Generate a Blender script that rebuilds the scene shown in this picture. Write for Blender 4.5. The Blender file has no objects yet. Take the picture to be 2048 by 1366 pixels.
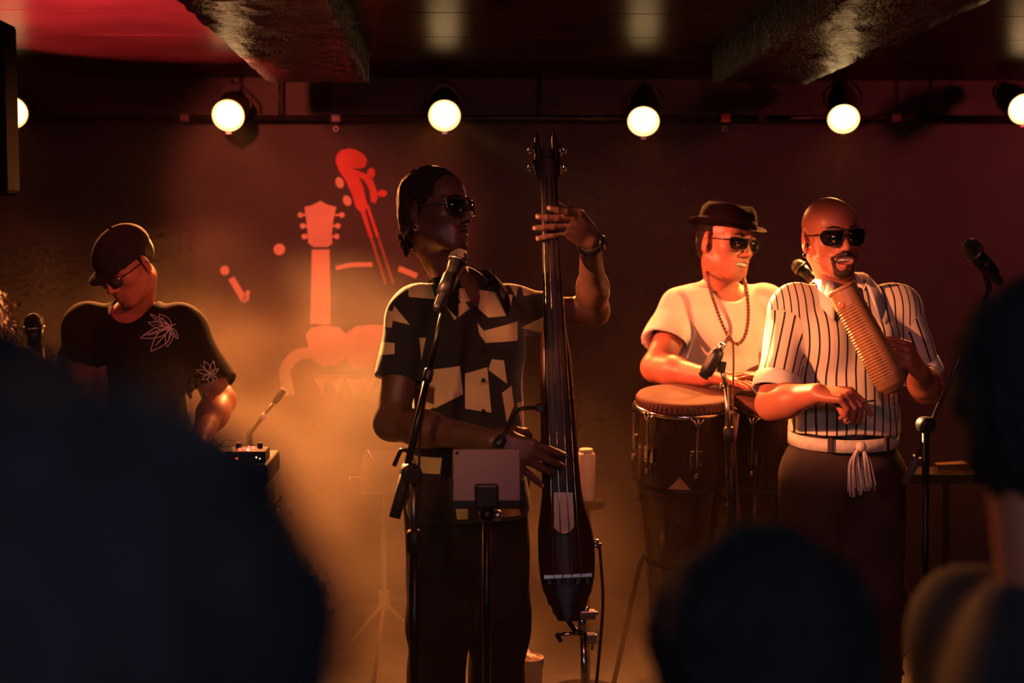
import bpy, bmesh, math, random
import numpy as np
from mathutils import Vector, Matrix

random.seed(7)
rng = np.random.RandomState(11)
SC = bpy.context.scene
COL = SC.collection
FPX = 50.0 / 36.0 * 2048.0
CAM_Z = 1.57
YAW = math.atan(117 / FPX)
PITCH = math.atan(193 / FPX)

# ------------------------------------------------------------------ camera
cam_d = bpy.data.cameras.new('camera')
cam_d.lens = 50; cam_d.sensor_width = 36
cam_d.clip_start = 0.05; cam_d.clip_end = 60
cam_d.dof.use_dof = True
cam_d.dof.focus_distance = 4.1
cam_d.dof.aperture_fstop = 2.2
cam = bpy.data.objects.new('camera', cam_d)
cam.location = (0, 0, CAM_Z)
cam.rotation_euler = (math.pi / 2 - PITCH, 0, -YAW)
COL.objects.link(cam)
SC.camera = cam
CAM_R = cam.rotation_euler.to_matrix()


def at(px, py, Y):
    """world point on the plane y = Y seen at photo pixel (px, py)"""
    d = CAM_R @ Vector(((px - 1024) / FPX, (683 - py) / FPX, -1.0))
    return Vector((0, 0, CAM_Z)) + d * (Y / d.y)


# ------------------------------------------------------------------ world, exposure
W = bpy.data.worlds.new('world'); SC.world = W
W.use_nodes = True
W.node_tree.nodes['Background'].inputs['Color'].default_value = (0.55, 0.62, 1.0, 1)
W.node_tree.nodes['Background'].inputs['Strength'].default_value = 0.0055
SC.view_settings.view_transform = 'Standard'
SC.view_settings.look = 'None'
SC.view_settings.exposure = 0.0
SC.view_settings.gamma = 1.0
SC.view_settings.use_curve_mapping = False
SC.cycles.use_denoising = True
SC.cycles.use_light_tree = False
SC.cycles.use_adaptive_sampling = True
SC.cycles.adaptive_threshold = .06
SC.cycles.adaptive_min_samples = 8
SC.cycles.volume_step_rate = 5.0
SC.cycles.volume_max_steps = 64
SC.cycles.max_bounces = 2
SC.cycles.diffuse_bounces = 1
SC.cycles.glossy_bounces = 1
SC.cycles.volume_bounces = 0
SC.cycles.sample_clamp_indirect = 4.0


# ------------------------------------------------------------------ stage lights outside the frame, plus two added fill lights
def spot(name, loc, aim, color, power, size, blend=.5, radius=.06):
    l = bpy.data.lights.new(name, 'SPOT')
    l.color = color; l.energy = power; l.spot_size = math.radians(size)
    l.spot_blend = blend; l.shadow_soft_size = radius
    o = bpy.data.objects.new(name, l)
    o.location = loc
    d = Vector(aim) - Vector(loc)
    o.rotation_euler = d.to_track_quat('-Z', 'Y').to_euler()
    COL.objects.link(o)
    return o


RED = (1.0, 0.06, 0.03)
WARM = (1.0, 0.50, 0.17)
spot('red_side_light', (-1.6, 4.48, 2.20), (1.10, 4.75, 1.30), (1, .17, .075), 800, 22, .5, .05)
spot('red_front_light', (-2.0, 2.5, 2.12), (1.16, 4.25, 1.25), (1, .29, .12), 900, 13, .5, .06)
spot('warm_side_light', (2.9, 3.45, 2.15), (1.02, 5.05, 1.34), (1, .46, .15), 380, 13, .5, .05)
spot('warm_front_light', (-.9, .7, 2.2), (-.02, 4.0, 1.10), (1, .46, .14), 78, 15, .8, .06)
spot('red_wall_light', (-.75, 2.6, 2.20), (-.55, 6.1, 1.78), (1, .13, .07), 500, 24, .55, .05)
spot('red_right_wall_light', (3.2, 4.5, 2.15), (2.0, 6.15, 1.55), (1, .09, .11), 75, 80, 1, .1)
spot('red_ceiling_light', (-1.42, 3.95, 1.45), (-1.22, 4.50, 2.28), (1, .05, .055), 560, 62, .12, .02)
spot('added_red_fill', (.5, 1.7, 2.22), (.3, 5.2, 1.3), (1, .17, .17), 34, 95, 1, .1)  # added wide red fill, no known lamp, lifts the stage blacks
spot('red_left_light', (.5, 2.0, 2.20), (-1.02, 4.4, 1.42), (1, .13, .08), 70, 9, .6, .04)
hl_d = bpy.data.lights.new('added_blue_fill', 'AREA'); hl_d.shape = 'RECTANGLE'; hl_d.size = 2.4; hl_d.size_y = .5  # added cool fill behind the camera, no known source, lifts the dark spectators
hl_d.color = (.62, .72, 1); hl_d.energy = 20
hl_o = bpy.data.objects.new('added_blue_fill', hl_d); hl_o.location = (0, -.85, 2.25); hl_o.rotation_euler = (math.radians(35), 0, 0); COL.objects.link(hl_o)


# ------------------------------------------------------------------ materials
def mat(name, col, rough=.6, metal=0., var=0., vscale=8., bump=0., bscale=60., emit=None, estr=0., spec=.5, sheen=0., coat=0.):
    m = bpy.data.materials.new(name); m.use_nodes = True
    nt = m.node_tree; b = nt.nodes['Principled BSDF']
    b.inputs['Base Color'].default_value = (*col, 1)
    b.inputs['Roughness'].default_value = rough
    b.inputs['Metallic'].default_value = metal
    b.inputs['Specular IOR Level'].default_value = spec
    if coat: b.inputs['Coat Weight'].default_value = coat
    if sheen: b.inputs['Sheen Weight'].default_value = sheen
    if emit:
        b.inputs['Emission Color'].default_value = (*emit, 1)
        b.inputs['Emission Strength'].default_value = estr
        m.cycles.emission_sampling = 'NONE'
    tc = None
    if var or bump:
        tc = nt.nodes.new('ShaderNodeTexCoord')
    if var:
        n = nt.nodes.new('ShaderNodeTexNoise'); n.inputs['Scale'].default_value = vscale; n.inputs['Detail'].default_value = 4
        nt.links.new(tc.outputs['Object'], n.inputs['Vector'])
        r = nt.nodes.new('ShaderNodeValToRGB')
        r.color_ramp.elements[0].position = .3; r.color_ramp.elements[1].position = .7
        r.color_ramp.elements[0].color = (*[c * (1 - var) for c in col], 1)
        r.color_ramp.elements[1].color = (*[min(1, c * (1 + var)) for c in col], 1)
        nt.links.new(n.outputs['Fac'], r.inputs['Fac']); nt.links.new(r.outputs['Color'], b.inputs['Base Color'])
    if bump:
        n2 = nt.nodes.new('ShaderNodeTexNoise'); n2.inputs['Scale'].default_value = bscale; n2.inputs['Detail'].default_value = 3
        nt.links.new(tc.outputs['Object'], n2.inputs['Vector'])
        bp = nt.nodes.new('ShaderNodeBump'); bp.inputs['Strength'].default_value = bump; bp.inputs['Distance'].default_value = .01
        nt.links.new(n2.outputs['Fac'], bp.inputs['Height']); nt.links.new(bp.outputs['Normal'], b.inputs['Normal'])
    return m


M = dict(
    black_paint=mat('black_paint', (.022, .018, .018), .38, var=.3, vscale=5, bump=.35, bscale=28),
    black_wall=mat('black_wall', (.022, .014, .015), .65, var=.35, vscale=3),
    ceiling_gloss=mat('ceiling_gloss', (.045, .028, .028), .30, spec=.05, var=.25, vscale=3, bump=.05, bscale=30),
    floor=mat('floor', (.05, .04, .035), .55, var=.4, vscale=4),
    concrete=mat('concrete', (.05, .045, .045), .8, var=.3, vscale=3),
    black_plastic=mat('black_plastic', (.012, .012, .012), .42, var=.2, vscale=20),
    black_metal=mat('black_metal', (.02, .018, .018), .3, metal=.5, var=.2, vscale=20),
    rubber=mat('rubber', (.012, .012, .012), .75, var=.2, vscale=20),
    chrome=mat('chrome', (.75, .72, .68), .16, metal=1, var=.08, vscale=10),
    steel=mat('steel', (.45, .43, .4), .28, metal=1, var=.1, vscale=12),
    mesh_grille=mat('mesh_grille', (.14, .13, .12), .4, metal=.8, var=.3, vscale=400, bump=.8, bscale=900),
    grille_dark=mat('grille_dark', (.05, .05, .05), .5, metal=.5, var=.3, vscale=400),
    aluminium=mat('aluminium', (.16, .10, .085), .5, metal=.4, var=.06, vscale=10),
    glass_dark=mat('glass_dark', (.008, .006, .005), .05, spec=.9, var=.1, vscale=5),
    frame_dark=mat('frame_dark', (.025, .015, .012), .2, var=.2, vscale=30),
    frame_metal=mat('frame_metal', (.3, .22, .14), .22, metal=.9, var=.1, vscale=30),
    gold=mat('gold', (.8, .5, .2), .2, metal=1, var=.1, vscale=30),
    hair_black=mat('hair_black', (.010, .007, .006), .5, var=.5, vscale=120, bump=1.0, bscale=260),
    hair_brown=mat('hair_brown', (.24, .10, .05), .5, var=.5, vscale=120, bump=1.0, bscale=260),
    beard=mat('beard', (.045, .020, .013), .7, var=.5, vscale=300),
    stubble=mat('stubble', (.24, .135, .095), .7, var=.5, vscale=500),
    skin_dark=mat('skin_dark', (.13, .062, .038), .42, var=.12, vscale=18),
    skin_mid=mat('skin_mid', (.50, .15, .085), .42, var=.12, vscale=18),
    skin_light=mat('skin_light', (.52, .18, .10), .45, var=.1, vscale=18),
    lip=mat('lip', (.28, .10, .085), .4, var=.15, vscale=40),
    teeth=mat('teeth', (.8, .75, .66), .25, var=.05, vscale=40),
    eye_white=mat('eye_white', (.7, .66, .6), .2, var=.05, vscale=40),
    nail=mat('nail', (.45, .29, .22), .25, var=.05, vscale=40),
    cotton_cream=mat('cotton_cream', (.84, .78, .66), .85, var=.06, vscale=30, sheen=.2),
    cotton_black=mat('cotton_black', (.010, .008, .008), .9, var=.3, vscale=30, spec=.15),
    trouser_black=mat('trouser_black', (.020, .016, .016), .85, var=.35, vscale=10, spec=.2),
    trouser_brown=mat('trouser_brown', (.055, .033, .028), .8, var=.3, vscale=10, spec=.2),
    undershirt=mat('undershirt', (.020, .014, .013), .85, var=.3, vscale=30),
    felt=mat('felt', (.010, .005, .005), .95, spec=.05, var=.3, vscale=30),
    felt_black=mat('felt_black', (.016, .010, .010), .9, var=.3, vscale=30),
    ribbon=mat('ribbon', (.012, .007, .007), .95, spec=.05, var=.2, vscale=30),
    bead=mat('bead', (.16, .045, .03), .35, var=.4, vscale=40),
    rope=mat('rope', (.78, .66, .52), .85, var=.15, vscale=60),
    embroidery=mat('embroidery', (.85, .70, .58), .7, var=.1, vscale=60),
    shoe=mat('shoe', (.02, .015, .012), .3, var=.2, vscale=20),
    bass_wood=mat('bass_wood', (.040, .014, .009), .35, var=.35, vscale=6, spec=.3),
    ebony=mat('ebony', (.016, .009, .007), .45, spec=.25, var=.3, vscale=8),
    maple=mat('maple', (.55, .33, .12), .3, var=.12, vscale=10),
    string=mat('string', (.75, .62, .42), .2, metal=1, var=.05, vscale=60),
    drum_shell=mat('drum_shell', (.028, .012, .010), .2, var=.3, vscale=6, coat=.4),
    drum_skin=mat('drum_skin', (.13, .055, .04), .75, spec=.2, var=.2, vscale=8, bump=.15, bscale=60),
    guiro=mat('guiro', (.42, .20, .085), .34, var=.15, vscale=12),
    guiro_red=mat('guiro_red', (.55, .16, .10), .38, var=.15, vscale=12),
    stick=mat('stick', (.10, .06, .035), .5, var=.2, vscale=20),
    white_paint=mat('white_paint', (.74, .47, .31), .8, var=.12, vscale=9),
    brown_paint=mat('brown_paint', (.34, .13, .07), .8, var=.12, vscale=9),
    red_paint=mat('red_paint', (.62, .10, .08), .8, var=.12, vscale=9),
    canister=mat('canister', (.72, .55, .42), .45, var=.06, vscale=14),
    towel=mat('towel', (.7, .5, .42), .95, var=.1, vscale=20, bump=.6, bscale=120),
    cable_red=mat('cable_red', (.12, .03, .02), .5, var=.2, vscale=30),
    lens_clear=mat('lens_clear', (.10, .06, .05), .06, spec=.8, var=.1, vscale=5),
    cable=mat('cable', (.02, .012, .01), .55, var=.2, vscale=30),
    crowd_hair=mat('crowd_hair', (.020, .019, .022), .95, var=.4, vscale=80, spec=.05),
    matte_black=mat('matte_black', (.012, .009, .008), .95, var=.3, vscale=30, spec=.05),
    crowd_cloth=mat('crowd_cloth', (.025, .025, .028), .9, var=.3, vscale=12),
    lens_glow=mat('lens_glow', (.9, .8, .6), .3, emit=(1, .68, .30), estr=3.2),
    lens_rim_glow=mat('lens_rim_glow', (.9, .7, .4), .3, emit=(1, .58, .20), estr=1.5),
    led_red=mat('led_red', (.5, .02, .02), .3, emit=(1, .05, .03), estr=22),
    led_white=mat('led_white', (.6, .5, .4), .3, emit=(1, .6, .4), estr=9),
)


M['chrome_white'] = mat('chrome_white', (.9, .85, .8), .25, metal=.4, var=.05, vscale=10)
M['steel_dark'] = mat('steel_dark', (.16, .14, .13), .3, metal=.9, var=.1, vscale=12)
M['rubber_grey'] = mat('rubber_grey', (.10, .09, .085), .5, var=.15, vscale=12)


# ------------------------------------------------------------------ objects
def tag(o, label=None, cat=None, group=None, kind=None):
    if label: o['label'] = label
    if cat: o['category'] = cat
    if group: o['group'] = group
    if kind: o['kind'] = kind
    return o


def thing(name, label, cat, loc=(0, 0, 0), group=None):
    o = bpy.data.objects.new(name, None)
    o.empty_display_size = .1
    o.location = loc
    COL.objects.link(o)
    return tag(o, label, cat, group)


def wloc(o):
    v = Vector((0, 0, 0))
    while o is not None:
        v = v + o.location; o = o.parent
    return v


def link(name, me, m, parent=None):
    """mesh given in world coordinates; stored relative to its parent"""
    o = bpy.data.objects.new(name, me)
    if m is not None and len(me.materials) == 0:
        me.materials.append(m)
    COL.objects.link(o)
    if parent is not None:
        off = wloc(parent)
        me.transform(Matrix.Translation(-off))
        o.parent = parent
    return o


def recenter(o):
    """put the origin of a parentless mesh at the middle of its base"""
    me = o.data
    n = len(me.vertices); a = np.empty(n * 3, np.float32); me.vertices.foreach_get('co', a); a = a.reshape(-1, 3)
    c = (a.min(0) + a.max(0)) / 2; c[2] = a[:, 2].min()
    me.transform(Matrix.Translation(-Vector(c.tolist())))
    o.location = c.tolist()
    return o


def np_mesh(name, V, F, smooth=True):
    V = np.asarray(V, np.float32); F = np.asarray(F, np.int32)
    me = bpy.data.meshes.new(name)
    k = F.shape[1]
    me.vertices.add(len(V)); me.vertices.foreach_set('co', V.ravel())
    me.loops.add(F.size); me.loops.foreach_set('vertex_index', F.ravel())
    me.polygons.add(len(F))
    me.polygons.foreach_set('loop_start', np.arange(0, F.size, k, dtype=np.int32))
    if smooth: me.polygons.foreach_set('use_smooth', np.ones(len(F), bool))
    me.update(calc_edges=True)
    return me


class MB:
    """collects simple shapes into one mesh (world coordinates)"""
    def __init__(s): s.v = []; s.f = []; s.sm = []

    def _add(s, vs, fs, smooth=False):
        b = len(s.v); s.v += [tuple(v) for v in vs]
        for f in fs: s.f.append(tuple(i + b for i in f)); s.sm.append(smooth)
        return s

    def box(s, c, h, R=None, bev=.0):
        c = Vector(c); R = R or Matrix.Identity(3)
        if bev <= 0:
            vs = [c + R @ Vector((x * h[0], y * h[1], z * h[2])) for x in (-1, 1) for y in (-1, 1) for z in (-1, 1)]
            return s._add(vs, [(0, 1, 3, 2), (4, 6, 7, 5), (0, 4, 5, 1), (2, 3, 7, 6), (0, 2, 6, 4), (1, 5, 7, 3)])
        bm = bmesh.new(); bmesh.ops.create_cube(bm, size=2)
        for v in bm.verts: v.co = Vector((v.co.x * h[0], v.co.y * h[1], v.co.z * h[2]))
        bmesh.ops.bevel(bm, geom=list(bm.edges), offset=bev, segments=2, affect='EDGES', profile=.5)
        bm.verts.index_update()
        vs = [c + R @ v.co for v in bm.verts]; fs = [[v.index for v in f.verts] for f in bm.faces]
        bm.free()
        return s._add(vs, fs)

    def tube(s, pts, r, n=10, caps=True, closed=False):
        pts = [Vector(p) for p in pts]; m = len(pts)
        rs = r if isinstance(r, (list, tuple)) else [r] * m
        vs = []; fs = []
        up = None
        for i, p in enumerate(pts):
            a = pts[(i - 1) % m] if (closed or i > 0) else p
            b = pts[(i + 1) % m] if (closed or i < m - 1) else p
            t = (b - a).normalized()
            if up is None:
                up = Vector((0, 0, 1)) if abs(t.z) < .9 else Vector((0, 1, 0))
            x = t.cross(up)
            if x.length < 1e-5: x = t.orthogonal()
            x.normalize(); y = x.cross(t).normalized(); up = y
            for j in range(n):
                an = 2 * math.pi * j / n
                vs.append(p + (x * math.cos(an) + y * math.sin(an)) * rs[i])
        L = m if closed else m - 1
        for i in range(L):
            k = (i + 1) % m
            for j in range(n):
                fs.append((i * n + j, i * n + (j + 1) % n, k * n + (j + 1) % n, k * n + j))
        s._add(vs, [f[::-1] for f in fs], True)
        if caps and not closed:
            b = len(s.v)
            s.f.append(tuple(b - len(vs) + j for j in range(n))); s.sm.append(False)
            s.f.append(tuple(b - n + j for j in range(n))[::-1]); s.sm.append(False)
        return s

    def lathe(s, o, axis, prof, n=24, R=None, cap0=True, cap1=True, smooth=True):
        """prof: (radius, height along axis)"""
        o = Vector(o); ax = Vector(axis).normalized()
        x = ax.orthogonal().normalized(); y = ax.cross(x)
        vs = []; fs = []
        for (r, h) in prof:
            for j in range(n):
                an = 2 * math.pi * j / n
                vs.append(o + ax * h + (x * math.cos(an) + y * math.sin(an)) * r)
        m = len(prof)
        for i in range(m - 1):
            for j in range(n):
                fs.append((i * n + j, i * n + (j + 1) % n, (i + 1) * n + (j + 1) % n, (i + 1) * n + j))
        s._add(vs, fs, smooth)
        b = len(s.v) - len(vs)
        if cap0: s.f.append(tuple(b + j for j in range(n))[::-1]); s.sm.append(False)
        if cap1: s.f.append(tuple(b + (m - 1) * n + j for j in range(n))); s.sm.append(False)
        return s

    def prism(s, pts, d):
        """closed polygon (3D points) extruded by vector d"""
        n = len(pts); d = Vector(d)
        a = [Vector(p) for p in pts]; b = [p + d for p in a]
        fs = [tuple(range(n)), tuple(range(2 * n - 1, n - 1, -1))]
        for i in range(n):
            j = (i + 1) % n
            fs.append((i, i + n, j + n, j))
        return s._add(a + b, fs)

    def sphere(s, c, r, n=12, R=None):
        c = Vector(c); r = (r, r, r) if not isinstance(r, (list, tuple)) else r
        R = R or Matrix.Identity(3); m = max(6, n // 2 + 1)
        vs = [c + R @ Vector((0, 0, r[2]))]; fs = []
        for i in range(1, m):
            th = math.pi * i / m
            for j in range(n):
                an = 2 * math.pi * j / n
                vs.append(c + R @ Vector((r[0] * math.sin(th) * math.cos(an), r[1] * math.sin(th) * math.sin(an), r[2] * math.cos(th))))
        vs.append(c + R @ Vector((0, 0, -r[2])))
        for j in range(n): fs.append((0, 1 + j, 1 + (j + 1) % n))
        for i in range(m - 2):
            for j in range(n):
                a = 1 + i * n + j; b = 1 + i * n + (j + 1) % n
                fs.append((a, a + n, b + n, b))
        e = len(vs) - 1; b = 1 + (m - 2) * n
        for j in range(n): fs.append((e, b + (j + 1) % n, b + j))
        return s._add(vs, fs, True)

    def grid(s, rows, smooth=True, closed=False):
        n = len(rows[0]); vs = [p for r in rows for p in r]; fs = []
        for i in range(len(rows) - 1):
            for j in range(n if closed else n - 1):
                k = (j + 1) % n
                fs.append((i * n + j, i * n + k, (i + 1) * n + k, (i + 1) * n + j))
        return s._add(vs, fs, smooth)

    def mesh(s, name):
        me = bpy.data.meshes.new(name)
        me.from_pydata(s.v, [], s.f); me.update()
        me.polygons.foreach_set('use_smooth', np.array(s.sm, bool))
        bm = bmesh.new(); bm.from_mesh(me); bmesh.ops.recalc_face_normals(bm, faces=list(bm.faces)); bm.to_mesh(me); bm.free()
        return me

    def build(s, name, m, parent=None, solid=0.):
        o = link(name, s.mesh(name), m, parent)
        if solid:
            md = o.modifiers.new('solid', 'SOLIDIFY'); md.thickness = solid; md.offset = 0
        if parent is None: recenter(o)
        return o


def smooth_path(pts, n=6):
    """Catmull-Rom through the points"""
    P = [Vector(p) for p in pts]; out = []
    for i in range(len(P) - 1):
        p0 = P[max(i - 1, 0)]; p1 = P[i]; p2 = P[i + 1]; p3 = P[min(i + 2, len(P) - 1)]
        for k in range(n):
            t = k / n
            out.append(.5 * ((2 * p1) + (p2 - p0) * t + (2 * p0 - 5 * p1 + 4 * p2 - p3) * t * t + (3 * p1 - p0 - 3 * p2 + p3) * t ** 3))
    out.append(P[-1])
    return out


# ------------------------------------------------------------------ implicit surfaces for bodies and cloth
def A(p): return np.array([p[0], p[1], p[2]], np.float32)


def ell(c, r, R=None):
    c = A(c); r = A(r); Rm = None if R is None else np.array(R, np.float32)
    def f(P):
        q = P - c
        if Rm is not None: q = q @ Rm
        k0 = np.sqrt(((q / r) ** 2).sum(1)); k1 = np.sqrt(((q / (r * r)) ** 2).sum(1)) + 1e-9
        return k0 * (k0 - 1) / k1
    m = float(max(r)); e = A((m, m, m)) if Rm is not None else r
    return f, c - e, c + e


def cap(a, b, ra, rb):
    a = A(a); b = A(b); ba = b - a; bb = float(ba @ ba) + 1e-12
    def f(P):
        q = P - a
        h = np.clip(q @ ba / bb, 0, 1)
        e = q - h[:, None] * ba
        return np.sqrt((e * e).sum(1)) - (ra + (rb - ra) * h)
    return f, np.minimum(a - ra, b - rb), np.maximum(a + ra, b + rb)


def rbx(c, h, r, R=None):
    c = A(c); h = A(h) - r; Rm = None if R is None else np.array(R, np.float32)
    def f(P):
        q = P - c
        if Rm is not None: q = q @ Rm
        q = np.abs(q) - h
        return np.sqrt((np.maximum(q, 0) ** 2).sum(1)) + np.minimum(q.max(1), 0) - r
    m = float(np.sqrt(((h + r) ** 2).sum())); e = A((m, m, m)) if Rm is not None else h + r
    return f, c - e, c + e


def plane(p, n):
    """negative on the side away from n"""
    p = A(p); n = A(n); n = n / np.sqrt((n * n).sum())
    return (lambda P: (P - p) @ n), None, None


class Blob:
    def __init__(s): s.ops = []; s.lo = np.full(3, 1e9, np.float32); s.hi = -s.lo; s.disp = None

    def add(s, pr, k=.02):
        s.ops.append(('+', pr[0], k)); s.lo = np.minimum(s.lo, pr[1]); s.hi = np.maximum(s.hi, pr[2]); return s

    def sub(s, pr, k=.005): s.ops.append(('-', pr[0], k)); return s
    def cut(s, pr, k=.004): s.ops.append(('&', pr[0], k)); return s

    def __call__(s, P):
        d = None
        for op, f, k in s.ops:
            e = f(P)
            if d is None: d = e; continue
            if op == '+':
                h = np.maximum(k - np.abs(d - e), 0) / k; d = np.minimum(d, e) - h * h * k * .25
            else:
                if op == '-': e = -e
                h = np.maximum(k - np.abs(d - e), 0) / k; d = np.maximum(d, e) + h * h * k * .25
        if s.disp is not None: d = d + s.disp(P)
        return d


def nets(f, h, lo=None, hi=None, pad=.0):
    lo = (f.lo if lo is None else np.array(lo, np.float32)) - 3 * h - pad
    hi = (f.hi if hi is None else np.array(hi, np.float32)) + 3 * h + pad
    B = 4
    nb = np.maximum(1, np.ceil((hi - lo) / (h * B)).astype(int)); n = nb * B + 1
    g = np.stack(np.meshgrid(*[np.arange(k) for k in nb], indexing='ij'), -1).reshape(-1, 3)
    cen = (lo + (g + .5) * (B * h)).astype(np.float32)
    d = np.concatenate([f(cen[i:i + 150000]) for i in range(0, len(cen), 150000)])
    act = np.abs(d) < B * h * .87 * 1.5 + .004
    F = np.ones(n, np.float32)
    sg = np.where(d < 0, -1., 1.).astype(np.float32).reshape(nb)
    big = np.repeat(np.repeat(np.repeat(sg, B, 0), B, 1), B, 2)
    F[:-1, :-1, :-1] = big
    mask = np.zeros(n, bool)
    off = np.stack(np.meshgrid(*[np.arange(B + 1)] * 3, indexing='ij'), -1).reshape(-1, 3)
    gi = g[act] * B
    for o in off:
        q = gi + o; mask[q[:, 0], q[:, 1], q[:, 2]] = True
    ii = np.argwhere(mask)
    P = (lo + ii * h).astype(np.float32)
    val = np.concatenate([f(P[i:i + 150000]) for i in range(0, len(P), 150000)])
    F[mask] = np.where(val == 0, 1e-7, val)
    S = F < 0
    cnt = np.zeros(n - 1, np.int8)
    cor = [(a, b, c) for a in (0, 1) for b in (0, 1) for c in (0, 1)]
    for a, b, c in cor: cnt += S[a:n[0] - 1 + a, b:n[1] - 1 + b, c:n[2] - 1 + c]
    ci = np.argwhere((cnt > 0) & (cnt < 8))
    if len(ci) == 0: return np.zeros((0, 3)), np.zeros((0, 4), int)
    fv = np.stack([F[ci[:, 0] + a, ci[:, 1] + b, ci[:, 2] + c] for a, b, c in cor], 1)
    acc = np.zeros((len(ci), 3)); num = np.zeros(len(ci))
    for i in range(8):
        for j in range(i + 1, 8):
            df = np.array(cor[j]) - np.array(cor[i])
            if np.abs(df).sum() != 1: continue
            x = (fv[:, i] < 0) != (fv[:, j] < 0)
            t = fv[:, i] / np.where(x, fv[:, i] - fv[:, j], 1)
            acc += np.where(x[:, None], np.array(cor[i]) + t[:, None] * df, 0); num += x
    V = lo + (ci + acc / num[:, None]) * h
    idx = np.full(n - 1, -1, np.int64); idx[ci[:, 0], ci[:, 1], ci[:, 2]] = np.arange(len(ci))
    quads = []
    for ax in range(3):
        u, w = (ax + 1) % 3, (ax + 2) % 3
        s0 = [slice(None)] * 3; s1 = [slice(None)] * 3
        s0[ax] = slice(0, -1); s1[ax] = slice(1, None)
        for q in (u, w):
            s0[q] = slice(1, -1); s1[q] = slice(1, -1)
        a = S[tuple(s0)]; b = S[tuple(s1)]
        for inside, x in ((True, a & ~b), (False, ~a & b)):
            e = np.argwhere(x)
            if not len(e): continue
            e[:, u] += 1; e[:, w] += 1
            c = []
            for du, dw in ((-1, -1), (0, -1), (0, 0), (-1, 0)):
                q = e.copy(); q[:, u] += du; q[:, w] += dw
                c.append(idx[q[:, 0], q[:, 1], q[:, 2]])
            c = np.stack(c, 1)
            quads.append(c if inside else c[:, ::-1])
    Q = np.concatenate(quads)
    return V, Q[(Q >= 0).all(1)]


def relax(V, Q, it=1, w=.5):
    V = V.copy()
    for _ in range(it):
        acc = np.zeros_like(V); n = np.zeros(len(V))
        for a in range(4):
            i = Q[:, a]
            for b in (1, 3):
                np.add.at(acc, i, V[Q[:, (a + b) % 4]]); np.add.at(n, i, 1)
        V = V * (1 - w) + w * acc / np.maximum(n, 1)[:, None]
    return V


def xform(V, R, c):
    return V @ np.array(R, np.float64).T + np.array(c)


def folds(amp, scale, seed, stretch=(1, 1, .45)):
    r = np.random.RandomState(seed)
    K = r.normal(size=(5, 3)) * np.array(stretch) * scale; ph = r.uniform(0, 6.28, 5)
    K2 = r.normal(size=(3, 3)) * scale * .35; p2 = r.uniform(0, 6.28, 3)
    def f(P):
        w = sum(np.sin(P @ K2[i].astype(np.float32) + p2[i]) for i in range(3))
        t = sum(np.sin(P @ K[i].astype(np.float32) + ph[i] + 1.3 * w) for i in range(5))
        return (amp / 2.5) * t.astype(np.float32)
    return f


def rotm(yaw=0, pitch=0, roll=0):
    """local frame: x = own left, -y = facing, z = up. yaw>0 turns to screen right, pitch>0 looks down, roll>0 tilts head to screen right"""
    return np.array(Matrix.Rotation(yaw, 3, 'Z') @ Matrix.Rotation(pitch, 3, 'X') @ Matrix.Rotation(roll, 3, 'Y'))


def join_parts(parts):
    V = []; F = []; b = 0
    for v, q in parts:
        V.append(v); F.append(q + b); b += len(v)
    return np.concatenate(V), np.concatenate(F)


# ------------------------------------------------------------------ people: heads, hands, torsos
def head_blob(neck, smile=0., opened=0., wide=1., nose=1.):
    """head in its own frame: origin between the eyes' height and the ears, face towards -y"""
    b = Blob()
    w = wide
    b.add(ell((0, .018, .035), (.076 * w, .096, .082)), .01)
    b.add(ell((0, -.040, .036), (.060 * w, .048, .055)), .03)
    b.add(ell((0, -.030, -.040), (.059 * w, .058, .076)), .03)
    for s in (-1, 1):
        b.add(ell((s * .043 * w, -.053, -.020), (.021, .022, .019 + .003 * smile)), .028)
        b.add(cap((s * .054 * w, .012, -.055), (s * .022 * w, -.064, -.100), .019, .018), .03)
        b.add(cap((s * .050, -.070, .019), (s * .012, -.089, .017), .009, .009), .014)
    b.add(ell((0, -.072, -.103), (.024 * w, .019, .018)), .02)
    b.add(ell((0, -.070, -.068), (.032, .024, .028)), .022)
    b.add(cap((0, .030, -.070), neck, .053 * w, .058 * w), .035)
    for s in (-1, 1):
        b.sub(ell((s * .032, -.102, .0), (.019, .018, .0125)), .016)
        b.add(ell((s * .031, -.0795, -.001), (.0145, .0125, .0115)), .004)
        b.add(cap((s * .046, -.078, .010), (s * .018, -.0905, .009), .0035, .004), .006)
    b.add(cap((0, -.087, .010), (0, -.111 * nose, -.031), .0075, .0112), .014)
    for s in (-1, 1):
        b.add(ell((s * .0125, -.100, -.037), (.009, .011, .008)), .007)
        b.sub(ell((s * .0068, -.106, -.046), (.004, .005, .004)), .004)
    mx = .023 + .011 * smile; mz = .066 - .011 * smile
    for s in (-1, 1):
        b.add(cap((s * mx, -.083 + .004 * smile, -mz), (s * .004, -.0955, -.0625), .004, .0062), .006)
        b.add(cap((s * mx, -.083 + .004 * smile, -mz - .004), (0, -.0945, -.078 - .004 * opened), .004, .0072), .006)
        if smile:
            b.sub(cap((s * .030, -.097, -.040), (s * .040, -.083, -.066), .003, .003), .008)
    if opened or smile:
        b.sub(ell((0, -.098, -.0695 - .001 * opened), (.021 + .009 * smile, .020, .0045 + .005 * opened)), .003)
    else:
        b.sub(cap((-.022, -.092, -.070), (.022, -.092, -.070), .0015, .0015), .004)
    for s in (-1, 1):
        Re = rotm(s * .42, 0.22, 0)
        b.add(ell((s * .079 * w, .018, -.010), (.0075, .020, .033), Re), .010)
        b.sub(ell((s * .088 * w, .010, -.010), (.008, .010, .017), Re), .006)
        b.add(ell((s * .0765 * w, .012, -.036), (.006, .009, .010), Re), .006)
    return b


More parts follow.
